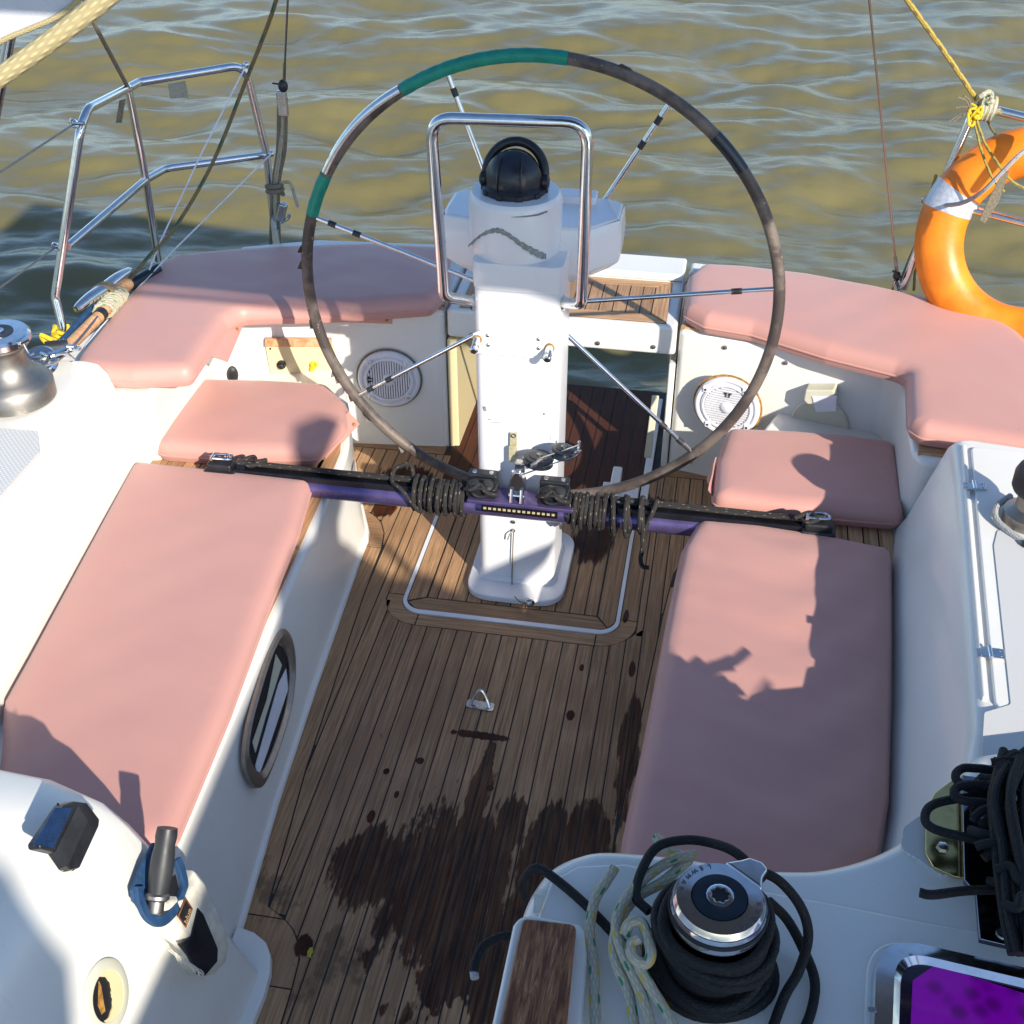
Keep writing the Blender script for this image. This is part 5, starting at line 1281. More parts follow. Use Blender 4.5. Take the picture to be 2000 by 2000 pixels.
# lifebuoy
lb = thing("lifebuoy", "orange lifebuoy with a silver reflective band lashed to the right stern rail", "lifebuoy", (1.02, 3.83, .86))
ln = Vector((-.25, -1, .30)).normalized(); ex = Vector((1, 0, 0)); ex = (ex - ln * ex.dot(ln)).normalized(); ez = ln.cross(ex); ez = ez if ez.z > 0 else -ez
lc = V(1947, 458, Y=3.84); RB, rb = .272, .069
ring = MB(); sg = 72; rr = []
for k in range(sg):
    a = 2 * math.pi * k / sg; rad_ = ex * math.cos(a) + ez * math.sin(a); c = lc + rad_ * RB
    rr.append([c + rad_ * rb * math.cos(b) * 1.08 + ln * rb * .82 * math.sin(b) for b in np.linspace(0, 6.283, 21)[:-1]])
rr.append(rr[0]); ring.loft(rr, cap=False); obj("ring", ring, 'orange', lb)
for a0 in (rad(157), rad(-23)):
    bb = MB(); rr = []
    for k in range(9):
        a = a0 + rad(15) * (k / 8 - .5); rad_ = ex * math.cos(a) + ez * math.sin(a); c = lc + rad_ * RB
        rr.append([c + rad_ * (rb + .0015) * math.cos(b) * 1.08 + ln * (rb + .0015) * .82 * math.sin(b) for b in np.linspace(0, 6.283, 21)[:-1]])
    obj("reflective_band", bb.loft(rr), 'silver_tape', lb)
# pale plastic scrap floating on the water behind the rail
fs = V(1815, 268, z=SEA + .04)
tag(obj("floating_scrap", MB().plate([V(*p, z=SEA + .05) for p in ((1788, 256), (1800, 262), (1832, 262), (1840, 274), (1818, 283), (1798, 278))], (0, 0, 1), .02), 'ivory', bevel=.004), "pale plastic scrap floating on the water behind the right rail", "litter")

# ================================================================ PORT DECK HARDWARE
cl = thing("mooring_cleat", "long polished two-horned mooring cleat on the left deck edge beside the cushion", "cleat", tuple(V(195, 560, z=.62)))
ca, cb_ = V(143, 584, z=.66), V(246, 510, z=.66)
cm = (ca + cb_) / 2
obj("horn_bar", MB().tube(catmull([ca, ca.lerp(cb_, .25) + Vector((0, 0, .003)), cm, ca.lerp(cb_, .75) + Vector((0, 0, .003)), cb_], 6), .020, 14, rf=lambda u: .5 + .55 * math.sin(math.pi * u) ** .5), 'chrome', cl)
for f in (.42, .58): obj("foot", MB().lathe([(.022, -.085), (.016, -.06), (.012, 0)], ca.lerp(cb_, f), seg=14), 'chrome', cl)
wr_ = MB()
for k in range(3):
    f = .46 + .035 * k; p = ca.lerp(cb_, f) + Vector((0, 0, -.008))
    wr_.tube([p + Vector((.03 * math.cos(a), .012 * math.cos(a), .026 * math.sin(a))) for a in np.linspace(0, 6.28, 15)[:-1]], .006, 7, closed=True)
obj("lashed_turns", wr_, 'line_grey', cl, kind='stuff')
bo = thing("boathook", "wooden-handled pole with a cream rope lashing lying along the left deck edge", "pole", tuple(V(170, 640, z=.62)))
pa, pb, pc = V(128, 655, z=.61), V(186, 598, z=.62), V(242, 535, z=.63)
obj("wooden_pole", MB().tube([pa, pb, pc], .019, 14), 'teak_seat', bo)
obj("blue_pole", MB().tube([pa + Vector((-.035, .02, .0)), pc + Vector((-.045, .02, 0))], .010, 10), 'blue', bo)
obj("rope_lashing", MB().tube([pb.lerp(pc, .15 + .5 * k / 70) + Vector((.026 * math.cos(k * .75), .018 * math.cos(k * .75), .026 * math.sin(k * .75))) for k in range(71)], .0065, 7), 'rope_cream', bo)
obj("black_tape", MB().tube([pb + (pc - pb) * .0, pb + (pc - pb) * .12], .021, 12), 'black', bo)
obj("black_grip", MB().tube([pc + Vector((-.01, .03, -.02)), pc + Vector((.03, .16, -.02))], .02, 12), 'navy_tape', bo)
yk2 = V(116, 632, Y=3.16)
ym = thing("yellow_lashing", "bright yellow cord knotted round the foot of the left pushpit post", "cord", tuple(yk2))
rn = random.Random(4)
obj("turns", MB().tube([yk2 + Vector((.024 * math.cos(k * .7), .024 * math.sin(k * .7), -.02 + .04 * k / 40 + .008 * math.sin(k * 1.9))) for k in range(41)], .0065, 7), 'yellow', ym)
obj("bow", MB().tube(catmull([yk2 + Vector((-.02, -.02, -.01)), yk2 + Vector((-.055, -.02, .005)), yk2 + Vector((-.05, -.015, -.02)), yk2 + Vector((.0, -.03, -.03)), yk2 + Vector((.04, -.02, -.02))], 5), .007, 7), 'yellow', ym)
tb = thing("turning_block", "chrome turning block and shackles on the left deck by the winch", "pulley block", tuple(V(80, 680, z=.63)))
q0 = V(76, 683, z=.645)
obj("sheave", MB().lathe([(.045, -.012), (.050, -.008), (.040, 0), (.050, .010), (.046, .014)], q0, (.1, -.5, 1), 28), 'chrome', tb)
obj("cheek", MB().lathe([(.034, .015), (.034, .019), (.012, .024), (.002, .025)], q0, (.1, -.5, 1), 6), 'steel', tb)
obj("strap", MB().plate([q0 + Vector(p) for p in ((-.01, -.02, .02), (.02, -.015, .02), (.075, .05, .02), (.05, .065, .02))], (.1, -.4, 1), .005), 'steel', tb, bevel=.001)
obj("shackle", MB().tube(catmull([q0 + Vector(p) for p in ((.05, .03, .02), (.08, .035, .03), (.095, .06, .02), (.075, .085, .01), (.05, .07, .02))], 5), .006, 8), 'chrome', tb)
obj("shackle", MB().tube(catmull([q0 + Vector(p) for p in ((.01, .0, .03), (.05, -.02, .035), (.075, .01, .03), (.09, .03, .0))], 5), .0055, 8), 'chrome', tb)
obj("black_boot", MB().tube([q0 + Vector((-.01, .06, .01)), q0 + Vector((.045, .085, .01))], .022, 12), 'rubber', tb)
line_thing("sheet_tail", catmull([q0 + Vector((.04, -.05, .02)), q0 + Vector((.055, 0, .01)), V(140, 650, z=.62), V(182, 600, z=.63), V(236, 530, z=.64)], 5), .005, 'steel', "thin grey rod running along the left deck edge below the cleat", "rod")

def small_winch(base, H, Rb, mat, label, name="deck_winch"):
    t = thing(name, label, "winch", tuple(base))
    obj("drum", MB().lathe([(Rb * 1.0, 0), (Rb * 1.0, H * .22), (Rb * .93, H * .27), (Rb * .80, H * .34), (Rb * .60, H * .42), (Rb * .52, H * .55), (Rb * .50, H * .68), (Rb * .55, H * .76), (Rb * .66, H * .80), (Rb * .66, H * .83)], base, seg=48), mat, t)
    top = obj("top_cap", MB().lathe([(Rb * .64, H * .83), (Rb * .74, H * .86), (Rb * .74, H * .93), (Rb * .68, H * .97), (Rb * .34, H * .975), (Rb * .33, H * .96), (.005, H * .96)], base, seg=48), 'chrome', t)
    obj("black_disc", MB().lathe([(Rb * .36, H * .965), (Rb * .36, H * .985), (Rb * .17, H * .985), (.002, H * .97)], base, seg=32), 'black', t)
    obj("socket", MB().lathe([(Rb * .15, H * .98), (Rb * .15, H * 1.0), (Rb * .09, H * 1.0), (.001, H * .99)], base, seg=20), 'chrome', t)
    return t
wb = V(28, 748, z=ZC + .003)
w_ = small_winch(wb + Vector((-.0, .0, 0)), .205, .112, 'bronze', "grey bronze drum winch with a chrome top on the left coaming")
tp_ = wb + Vector((.07, -.02, .185))
obj("stripper_arm", MB().plate([tp_ + Vector(p) for p in ((-.03, .03, 0), (.0, .035, 0), (.025, .01, 0), (.012, -.015, 0), (-.02, -.02, 0))], (0, 0, 1), .01), 'chrome', w_, bevel=.002)
obj("stripper_hook", MB().tube(catmull([tp_ + Vector((.01, 0, 0)), tp_ + Vector((.022, -.008, -.02)), tp_ + Vector((.030, -.012, -.028)), tp_ + Vector((.040, -.010, -.024))], 5), .003, 7), 'steel', w_)
# right coaming winch, shrouded black
wb2 = V(1940, 985, z=ZC + .006)
w2_ = thing("covered_winch", "black-topped winch at the right frame edge on the locker lid", "winch", tuple(wb2))
obj("body", MB().lathe([(.062, 0), (.062, .03), (.040, .045), (.038, .075), (.052, .09)], wb2, seg=32), 'bronze', w2_)
obj("black_top", MB().lathe([(.055, .09), (.060, .10), (.060, .135), (.054, .15), (.03, .158), (.002, .16)], wb2, seg=36), 'rubber', w2_)
obj("strap", MB().tube(catmull([wb2 + Vector((-.035, .075, .02)), wb2 + Vector((-.075, .02, .02)), wb2 + Vector((-.075, -.03, .012)), wb2 + Vector((-.02, -.10, .004))], 6), .008, 8), 'rope_white', w2_)
obj("bolt_head", MB().sphere(wb2 + Vector((-.022, -.105, .008)), .011, 10), 'black', w2_)

# ================================================================ FOREGROUND WINCH ISLAND
ZT = .708
wt = V(1374, 1692, z=.885)
wbz = Vector((wt.x - .012, wt.y - .003, ZT))
win = thing("self_tailing_winch", "big winch with a polished chrome top, black rope wound round its drum, at lower right", "winch", tuple(wbz))
Rw = .062
obj("base", MB().lathe([(.072, 0), (.074, .012), (.066, .020), (.056, .028), (.050, .04), (.048, .10), (.056, .125), (.060, .135)], wbz, seg=48), 'chrome', win)
top = obj("top_ring", MB().lathe([(.058, .135), (.0625, .140), (.0630, .150), (.0615, .160), (.060, .166), (.0585, .166), (.057, .170), (.0545, .1755), (.036, .1768), (.0345, .174), (.002, .174)], wbz, seg=64), 'chrome', win, "mirror-polished self-tailing ring with engraved lettering")
obj("gasket", MB().lathe([(.0632, .150), (.0640, .154), (.0632, .158)], wbz, seg=48), 'black', win)
obj("black_disc", MB().lathe([(.0345, .175), (.0345, .1785), (.019, .1795), (.002, .177)], wbz, seg=40), 'navy_tape', win)
so_ = MB(); pr = []
star = [(.0095 + .0028 * (k % 2)) for k in range(16)]
sc0 = wbz + Vector((0, 0, .1795))
rings = [[sc0 + Vector((.0175 * math.cos(a), .0175 * math.sin(a), h)) for a in [2 * math.pi * k / 16 for k in range(16)]] for h in (-.002, .002)]
rings.append([sc0 + Vector((.015 * math.cos(2 * math.pi * k / 16), .015 * math.sin(2 * math.pi * k / 16), .0032)) for k in range(16)])
rings.append([sc0 + Vector((star[k] * math.cos(2 * math.pi * k / 16), star[k] * math.sin(2 * math.pi * k / 16), .0026)) for k in range(16)])
rings.append([sc0 + Vector((star[k] * math.cos(2 * math.pi * k / 16), star[k] * math.sin(2 * math.pi * k / 16), -.001)) for k in range(16)])
soc = obj("handle_socket", so_.loft(rings, cap=False), 'chrome', win, "eight-pointed handle socket")
obj("socket_hole", MB().lathe([(.0125, -.0005), (.0125, .0003), (.001, .0003)], sc0, seg=16), 'hole', soc)
fa = V(1420, 1640, z=wbz.z + .17); fd = (fa - (wbz + Vector((0, 0, .17)))); fd.z = 0; fd.normalize(); fn = Vector((-fd.y, fd.x, 0)); fc = wbz + Vector((0, 0, .166))
obj("feeder_arm", MB().plate([fc + fd * a + fn * b for a, b in ((.048, -.030), (.063, -.020), (.080, -.016), (.084, -.004), (.078, .012), (.066, .018), (.048, .030))], (0, 0, 1), .012), 'chrome', win, "stubby chrome rope feeder arm", bevel=.004)
for a_ in (-20, 60, 140, 215): pass
# engraved ring lettering
def ring_text(txt, c, r, a0, size, mat, parent, name, step=None):
    """letters set round a circle on a level surface, reading from inside"""
    for k, ch in enumerate(txt):
        if ch == ' ': continue
        cu = bpy.data.curves.new("letter", 'FONT'); cu.body = ch; cu.size = size; cu.extrude = .0004; cu.align_x = 'CENTER'; cu.resolution_u = 2
        tmp = bpy.data.objects.new("letter", cu); COL.objects.link(tmp)
        bpy.context.view_layer.update()
        me = bpy.data.meshes.new_from_object(tmp.evaluated_get(bpy.context.evaluated_depsgraph_get()))
        bpy.data.objects.remove(tmp)
        a = a0 + k * step; mw = Matrix.Translation(c + Vector((r * math.cos(a), r * math.sin(a), 0))) @ Matrix.Rotation(a + (math.pi / 2 if step > 0 else -math.pi / 2), 4, 'Z')
        me.transform(mw); obj(name, me, mat, parent, smooth=False)
M['engrave'] = simple("engraved_shadow", (.10, .10, .12), .6, .2, .05)
ring_text("LEWMAR", wbz + Vector((0, 0, .1772)), .0520, rad(-66), .0088, 'engrave', top, "engraved_letter", step=rad(13))
ring_text("LEWMAR", wbz + Vector((0, 0, .1772)), .0520, rad(108), .0088, 'engrave', top, "engraved_letter", step=rad(13))
# direction arrows on the ring
def flat(pts, z, parent, name, m='engrave', th=.0006): obj(name, MB().prism(pts, z, z + th), m, parent, smooth=False)
for a0 in (rad(135), rad(-40)):
    c = wbz + Vector((.044 * math.cos(a0), .044 * math.sin(a0), 0)); t_ = Vector((-math.sin(a0), math.cos(a0), 0)); u_ = Vector((math.cos(a0), math.sin(a0), 0))
    flat([tuple((c + t_ * a + u_ * b)[:2]) for a, b in ((-.010, -.0006), (.006, -.0006), (.004, .003), (.0075, .001), (.0075, -.0015), (-.010, -.0015))], wbz.z + .1755, top, "engraved_arrow")

# black sheet: turns on the drum, then loops over the island
bsr = thing("jib_sheet", "thick black rope wound on the big chrome winch and looped over the white moulding", "rope", tuple(wbz + Vector((.05, 0, 0))))
def turn(r, h, a0=0, a1=6.283, dh=.0, wob=.002, seed=0, n=30):
    rn = random.Random(seed); ph = rn.uniform(0, 6)
    return [wbz + Vector(((r + wob * math.sin(3 * a + ph)) * math.cos(a), (r + wob * math.cos(2 * a + ph)) * math.sin(a), h + dh * (a - a0) / (a1 - a0) + .003 * math.sin(2 * a + ph))) for a in np.linspace(a0, a1, n)]
RR = .0078
spiral = []
win.scale = (1.15, 1.15, 1)
rads = [(.066, .018), (.067, .034), (.068, .050), (.071, .067), (.073, .084), (.075, .101), (.076, .115)]
for k in range(len(rads)):
    r0, h0 = rads[k]; r1, h1 = rads[min(k + 1, len(rads) - 1)]
    for a in np.linspace(0, 6.283, 30)[:-1]:
        f = a / 6.283; rr_ = r0 + (r1 - r0) * f; spiral.append(wbz + Vector(((rr_ + .0025 * math.sin(2 * a + k)) * math.cos(a), rr_ * math.sin(a), h0 + (h1 - h0) * f + .002 * math.sin(a * 2 + k))))
obj("drum_turns", MB().tube(spiral, RR, 10), 'rope_plain', bsr, "stacked black turns round the drum")
for i_, (r, h, tl_) in enumerate(((.078, .122, .10), (.084, .104, -.12), (.086, .085, .14), (.085, .062, .25), (.088, .037, -.2), (.094, .016, .05))):
    pts = [wbz + Vector(((r + .005 * math.sin(2 * a + 1.7 * i_)) * math.cos(a), (r + .004 * math.cos(2 * a + i_)) * math.sin(a), h + tl_ * .10 * math.sin(a + 2.1 * i_))) for a in np.linspace(0, 6.283, 40)[:-1]]
    obj("loose_turn", MB().tube(pts, RR, 10, closed=True), 'rope_plain', bsr)
i1 = catmull([V(1000, 1650, z=.70), V(1020, 1640, z=.722), V(1060, 1668, z=.722), V(1110, 1712, z=.722), V(1170, 1765, z=.722), V(1230, 1830, z=.73)], 6)
obj("lead", MB().tube(catmull([V(996, 1700, z=.60), V(985, 1670, z=.66), V(1000, 1643, z=.712), V(1020, 1640, z=.722), V(1060, 1668, z=.720), V(1110, 1712, z=.720), V(1170, 1775, z=.720), V(1240, 1850, z=.73)], 6), RR, 10), 'rope_plain', bsr)
obj("over_loop", MB().tube(catmull([V(1225, 1720, z=.78), V(1200, 1690, z=.78), V(1212, 1640, z=.78), V(1240, 1598, z=.78), V(1290, 1585, z=.79), V(1340, 1590, z=.80), V(1390, 1610, z=.82), V(1440, 1660, z=.82)], 7), RR, 10), 'rope_plain', bsr)
obj("outer_loop", MB().tube(catmull([V(1425, 1640, z=.84), V(1470, 1662, z=.83), V(1510, 1710, z=.80), V(1525, 1765, z=.76), V(1508, 1830, z=.74), V(1480, 1880, z=.73), V(1450, 1960, z=.72)], 7), RR, 10), 'rope_plain', bsr)
obj("outer_loop", MB().tube(catmull([V(1450, 1700, z=.78), V(1485, 1735, z=.75), V(1515, 1790, z=.73), V(1537, 1850, z=.72), V(1530, 1910, z=.72), V(1500, 1980, z=.72)], 7), RR, 10), 'rope_plain', bsr)
re_ = thing("rope_end", "black rope end with a frayed pale tip poking out beside the wooden strip", "rope", tuple(V(895, 1835, z=.62)))
obj("line", MB().tube(catmull([V(975, 1765, z=.66), V(945, 1768, z=.66), V(912, 1785, z=.655), V(897, 1815, z=.65), V(894, 1835, z=.645)], 6), .0078, 10), 'rope_plain', re_)
obj("pale_tip", MB().tube([V(894, 1833, z=.645), V(896, 1846, z=.643)], .0072, 10), 'rope_white', re_)

# cream rope with green flecks, three hanging legs and a hitch
cr = thing("halyard_tail", "cream rope with green and yellow flecks, bent and hitched beside the chrome winch", "rope", tuple(V(1180, 1800, z=.75)))
rc = .0085
obj("left_leg", MB().tube(catmull([V(1160, 1638, z=.745), V(1143, 1665, z=.74), V(1122, 1700, z=.735), V(1112, 1760, z=.73), V(1120, 1820, z=.73), V(1122, 1880, z=.73), V(1125, 1960, z=.73)], 7), rc, 12), 'rope_cream', cr)
obj("middle_leg", MB().tube(catmull([V(1310, 1612, z=.75), V(1270, 1622, z=.76), V(1225, 1650, z=.77), V(1185, 1690, z=.78), V(1163, 1740, z=.78), V(1172, 1790, z=.78), V(1195, 1840, z=.77), V(1215, 1890, z=.76), V(1235, 1960, z=.75)], 7), rc, 12), 'rope_cream', cr)
obj("upper_bight", MB().tube(catmull([V(1300, 1622, z=.74), V(1268, 1650, z=.755), V(1245, 1668, z=.76), V(1205, 1690, z=.765), V(1175, 1725, z=.77), V(1158, 1780, z=.765), V(1165, 1825, z=.76), V(1185, 1870, z=.75), V(1200, 1960, z=.74)], 7), rc, 12), 'rope_cream', cr)
obj("hitch", MB().tube(catmull([V(1178, 1765, z=.80), V(1188, 1742, z=.81), V(1210, 1740, z=.81), V(1222, 1770, z=.805), V(1228, 1800, z=.80), V(1218, 1818, z=.79), V(1196, 1808, z=.795), V(1190, 1782, z=.80), V(1205, 1770, z=.805)], 7), rc, 12), 'rope_cream', cr)
obj("right_leg", MB().tube(catmull([V(1200, 1785, z=.79), V(1205, 1820, z=.785), V(1232, 1870, z=.77), V(1262, 1920, z=.76), V(1290, 1985, z=.75)], 7), rc, 12), 'rope_cream', cr)
obj("far_end", MB().tube(catmull([V(1238, 1580, z=.735), V(1248, 1590, z=.74), V(1262, 1606, z=.742), V(1290, 1615, z=.745)], 6), rc, 12), 'rope_cream', cr)

# wooden strip on a white moulding
wz = .755
ws = thing("handrail_block", "worn varnished wooden strip on a white moulding at the bottom centre", "wooden strip", tuple(V(1020, 1850, z=wz)))
wpts = VZ([(985, 1730), (1088, 1742), (1064, 1990), (930, 1990)], wz)
mpts = VZ([(968, 1742), (978, 1728), (1000, 1722), (1095, 1740), (1112, 1760), (1110, 1800), (1095, 1990), (915, 1990), (945, 1850)], wz - .02)
obj("moulding", MB().prism([tuple(p) for p in mpts], .69, wz - .022), 'gel', ws, bevel=.008, segs=4)
obj("wood", MB().prism([tuple(p) for p in fillet(wpts, .012, 5)], wz - .024, wz), 'varnish', ws, "reddish varnished wood worn to open grain", bevel=.005, segs=3)
tag(obj("tape_remnant", MB().prism(VZ([(1008, 1688), (1026, 1690), (1020, 1722), (1006, 1722)], ZT), ZT - .001, ZT + .001), 'white_cloth', smooth=False), "strip of yellowed tape stuck to the white moulding above the wooden strip", "tape")

# ================================================================ JAMMER PLATE, ROPE BUNDLE, HATCH
pz = .76
jp = thing("mounting_plate", "polished bent steel plate bolted to the moulding at the right edge", "bracket", tuple(V(1780, 1580, z=.72)))
a_ = [V(*p, z=.722) for p in ((1745, 1530), (1762, 1500), (1812, 1462), (1816, 1660), (1800, 1658), (1760, 1640), (1745, 1615))]
obj("foot", MB().plate(a_, (0, 0, 1), .006), 'mirror_plate', jp, bevel=.002)
obj("bolt", MB().lathe([(.011, 0), (.009, .006), (.004, .008)], V(1778, 1600, z=.728), seg=6), 'steel', jp)
b_ = [V(1813, 1480, z=.735), V(1813, 1670, z=.735), V(1845, 1700, z=.735), V(1848, 1800, z=.735)]
M['mirror_dark'] = chrome("mirror_plate_dark_side", .08, (.20, .22, .28))  # same plate with a dark reflection put into its colour
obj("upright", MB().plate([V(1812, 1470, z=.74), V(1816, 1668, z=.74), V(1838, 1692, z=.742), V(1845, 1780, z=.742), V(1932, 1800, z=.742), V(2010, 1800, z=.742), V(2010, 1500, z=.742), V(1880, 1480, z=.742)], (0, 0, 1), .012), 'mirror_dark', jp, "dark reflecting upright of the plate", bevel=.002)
for p in ((1892, 1762), (1926, 1755)): obj("rivet", MB().lathe([(.011, 0), (.010, .003), (.002, .004)], V(*p, z=.754), seg=20), 'steel', jp)
rbn = thing("rope_bundle", "tangled bundle of black rope heaped at the right edge above the purple hatch", "rope", tuple(V(1900, 1560, z=.8)))
rn = random.Random(12)
def rr_line(pts, nm="strand", r=.0075): obj(nm, MB().tube(catmull([V(x, y, z=z) for x, y, z in pts], 7), r, 9), 'rope_plain', rbn)
rr_line([(1990, 1370, .80), (1930, 1420, .80), (1890, 1440, .80), (1850, 1470, .79), (1835, 1500, .79), (1870, 1520, .79), (1990, 1530, .79)])
rr_line([(1990, 1400, .82), (1900, 1450, .82), (1850, 1450, .82), (1815, 1450, .82), (1803, 1468, .82), (1830, 1488, .82), (1890, 1500, .82), (1990, 1590, .82)], "loop")
rr_line([(1870, 1480, .83), (1815, 1482, .83), (1800, 1495, .83), (1815, 1510, .83), (1900, 1530, .83), (1990, 1640, .82)], "loop")
rr_line([(1860, 1502, .81), (1800, 1508, .81), (1757, 1520, .81), (1745, 1545, .81), (1765, 1565, .81), (1830, 1582, .81), (1900, 1600, .81), (1990, 1650, .81)], "loop")
rr_line([(1735, 1684, .80), (1760, 1688, .80), (1830, 1680, .79), (1932, 1678, .79), (1990, 1675, .79)], "loop")
for k in range(26):
    y = 1468 + 12 * k * .9; x0_ = 1835 + rn.uniform(-8, 40) + max(0, (k - 9)) * 4.0
    z_ = .80 + rn.uniform(-.02, .05)
    rr_line([(x0_, y, z_), (x0_ + 30, y + rn.uniform(-20, 10), z_ + .01), (1932, y + rn.uniform(-25, 25), z_ + .01), (2010, y + rn.uniform(-40, 40), z_)])
for k in range(12):
    x = 1868 + rn.uniform(0, 70); z_ = .84 + rn.uniform(-.02, .03)
    rr_line([(x + rn.uniform(10, 40), 1410 + rn.uniform(0, 30), z_), (x + rn.uniform(-10, 10), 1500, z_ + .01), (x + rn.uniform(0, 25), 1600, z_), (x + rn.uniform(15, 50), 1720, z_ - .02), (x + rn.uniform(30, 60), 1800, z_ - .03)])
for k in range(8):
    a = [(1880 + rn.uniform(-20, 30), 1400 + rn.uniform(30, 60)), (1932 + rn.uniform(0, 20), 1440 + rn.uniform(0, 50))]
    rr_line([(a[0][0], a[0][1], .85), ((a[0][0] + a[1][0]) / 2, (a[0][1] + a[1][1]) / 2 + rn.uniform(-20, 20), .86), (a[1][0], a[1][1], .85)], r=.006)

hz = .728
ht = thing("deck_hatch", "deck hatch with a rounded polished frame and purple acrylic at the bottom right", "hatch", tuple(V(1800, 1900, z=hz)))
o_ = fillet(VZ([(1636, 2080), (1648, 1762), (2100, 1865), (2100, 2080)], hz), [.01, .075, .01, .01], 12)
i_ = fillet(VZ([(1690, 2070), (1700, 1812), (2090, 1905), (2090, 2070)], hz), [.01, .045, .01, .01], 12)
obj("surround", MB().prism([tuple(p) for p in fillet(VZ([(1626, 2090), (1640, 1750), (2110, 1852), (2110, 2090)], hz), [.01, .08, .01, .01], 12)], .70, .716), 'gel', ht, bevel=.004)
fr_ = MB(); 
fr_.loft([[(a.x, a.y, .712), (a.x + (b.x - a.x) * .12, a.y + (b.y - a.y) * .12, hz + .008), (a.x + (b.x - a.x) * .75, a.y + (b.y - a.y) * .75, hz + .012), (b.x, b.y, hz + .004), (b.x, b.y, .712)] for a, b in zip(o_, i_)])
obj("frame", fr_, 'chrome', ht)
obj("pane", MB().prism([tuple(p) for p in i_], .712, hz + .002), 'glass_dark', ht, "smoked acrylic pane")
pn = fillet(VZ([(1712, 2070), (1722, 1850), (1765, 1820), (2090, 1925), (2090, 2070)], hz + .004), .008, 4)
obj("purple_blind", MB().prism([tuple(p) for p in pn], hz + .0022, hz + .004), 'purple_glass', ht, "bright purple blind showing under the pane", smooth=False)
obj("frame_joint", MB().box(V(1646, 1905, z=hz + .008), (.012, .006, .004)), 'steel', ht)

# ================================================================ PORT WING FITTINGS
# sloping inboard face of the wing as a plane
wa, wb_, wc_ = Vector((-.985, .9, .61)), Vector((-.985, 1.40, .585)), Vector((-.86, 1.2, .20))
wn = (wb_ - wa).cross(wc_ - wa).normalized(); wn = wn if wn.x > 0 else -wn
def WF(px, py, o=0.0): return V(px, py, pl=(wc_ + wn * o, wn))
sl = thing("solar_step_light", "black L-shaped solar step light stuck on the cream moulding at lower left", "lamp", tuple(WF(105, 1575, .02)))
th_ = .030
topf = [WF(*p, th_) for p in ((103, 1515), (118, 1511), (145, 1517), (165, 1546), (158, 1562), (107, 1612), (90, 1610), (55, 1604), (50, 1597))]
obj("housing", MB().plate([WF(*p, .004) for p in ((100, 1520), (118, 1514), (142, 1517), (166, 1548), (164, 1562), (128, 1640), (110, 1644), (88, 1612), (52, 1604), (50, 1594))], wn, .026), 'black', sl, bevel=.004, segs=3)
obj("solar_cell", MB().plate([WF(*p, .031) for p in ((103, 1524), (136, 1524), (100, 1600), (62, 1594))], wn, .0015), 'navy', sl, smooth=False)
for p in ((109, 1518), (70, 1597)): obj("screw", MB().lathe([(.003, 0), (.003, .001), (0, .001)], WF(*p, .0305), wn, 8), 'hole', sl)
obj("lens", MB().plate([WF(*p, .004) for p in ((166, 1553), (168, 1560), (134, 1640), (122, 1648), (110, 1646), (128, 1640))], wn, .014), 'ivory', sl, bevel=.002)
obj("side_face", MB().plate([WF(*p, .0305) for p in ((146, 1520), (165, 1548), (128, 1632), (110, 1640), (92, 1612), (104, 1606))], wn, .0012), 'rubber', sl, smooth=False)
# winch handle in its pouch
pk = thing("winch_handle_pocket", "white canvas pouch with blue trim and a black patch, fixed to the left moulding", "pouch", tuple(WF(320, 1740, .02)))
pts_o = [(256, 1700), (275, 1690), (300, 1690), (335, 1640), (350, 1655), (372, 1700), (388, 1735), (404, 1790), (398, 1820), (378, 1842), (355, 1842), (330, 1815), (300, 1770), (270, 1730)]
body = MB(); nb = len(pts_o)
cx_ = sum((WF(*p, 0) for p in pts_o), Vector()) / nb
body.loft([[cx_ + (WF(*p, 0) - cx_) * k + wn * h for p in pts_o] for h, k in ((0, .98), (.015, 1.0), (.035, .97), (.048, .80))])
bodyo = obj("pouch_body", body, 'white_cloth', pk, bevel=.004)
obj("black_patch", MB().plate([WF(*p, .040) for p in ((365, 1712), (376, 1724), (404, 1790), (403, 1815), (380, 1842), (368, 1838), (350, 1803), (332, 1781), (352, 1765))], wn, .010), 'black', pk, bevel=.003)
tuft = MB(); rn = random.Random(2)
for k in range(26):
    b0_ = WF(318 + k * 2.2 + rn.uniform(-4, 4), 1790 + k * 1.6, .048); e0_ = b0_ + (WF(360, 1850, .05) - WF(330, 1800, .05)).normalized() * rn.uniform(.015, .035) + wn * rn.uniform(0, .01)
    tuft.tube([b0_, b0_.lerp(e0_, .5) + wn * .004, e0_], .0009, 4)
obj("frayed_threads", tuft, 'white_cloth', pk, kind='stuff')
# blue trim loop at the mouth
bl = catmull([WF(262, 1672, .03), WF(266, 1702, .035), WF(280, 1728, .045), WF(304, 1738, .05), WF(330, 1715, .045), WF(347, 1678, .04), WF(343, 1645, .035), WF(334, 1620, .03)], 7)
rings = []
for k, p in enumerate(bl):
    t_ = (bl[min(k + 1, len(bl) - 1)] - bl[max(k - 1, 0)]).normalized(); s_ = t_.cross(wn).normalized()
    rings.append([p + s_ * .010 - wn * .006, p + s_ * .010 + wn * .004, p - s_ * .010 + wn * .004, p - s_ * .010 - wn * .006])
obj("blue_rim", MB().loft(rings), 'blue', pk, bevel=.0015)
flp = [WF(*p, .018) for p in ((284, 1590), (300, 1595), (304, 1620), (288, 1690), (272, 1725), (246, 1700), (243, 1680), (262, 1632))]
bf = obj("blue_back_flap", MB().plate(flp, wn, .008), 'blue', pk, bevel=.002)
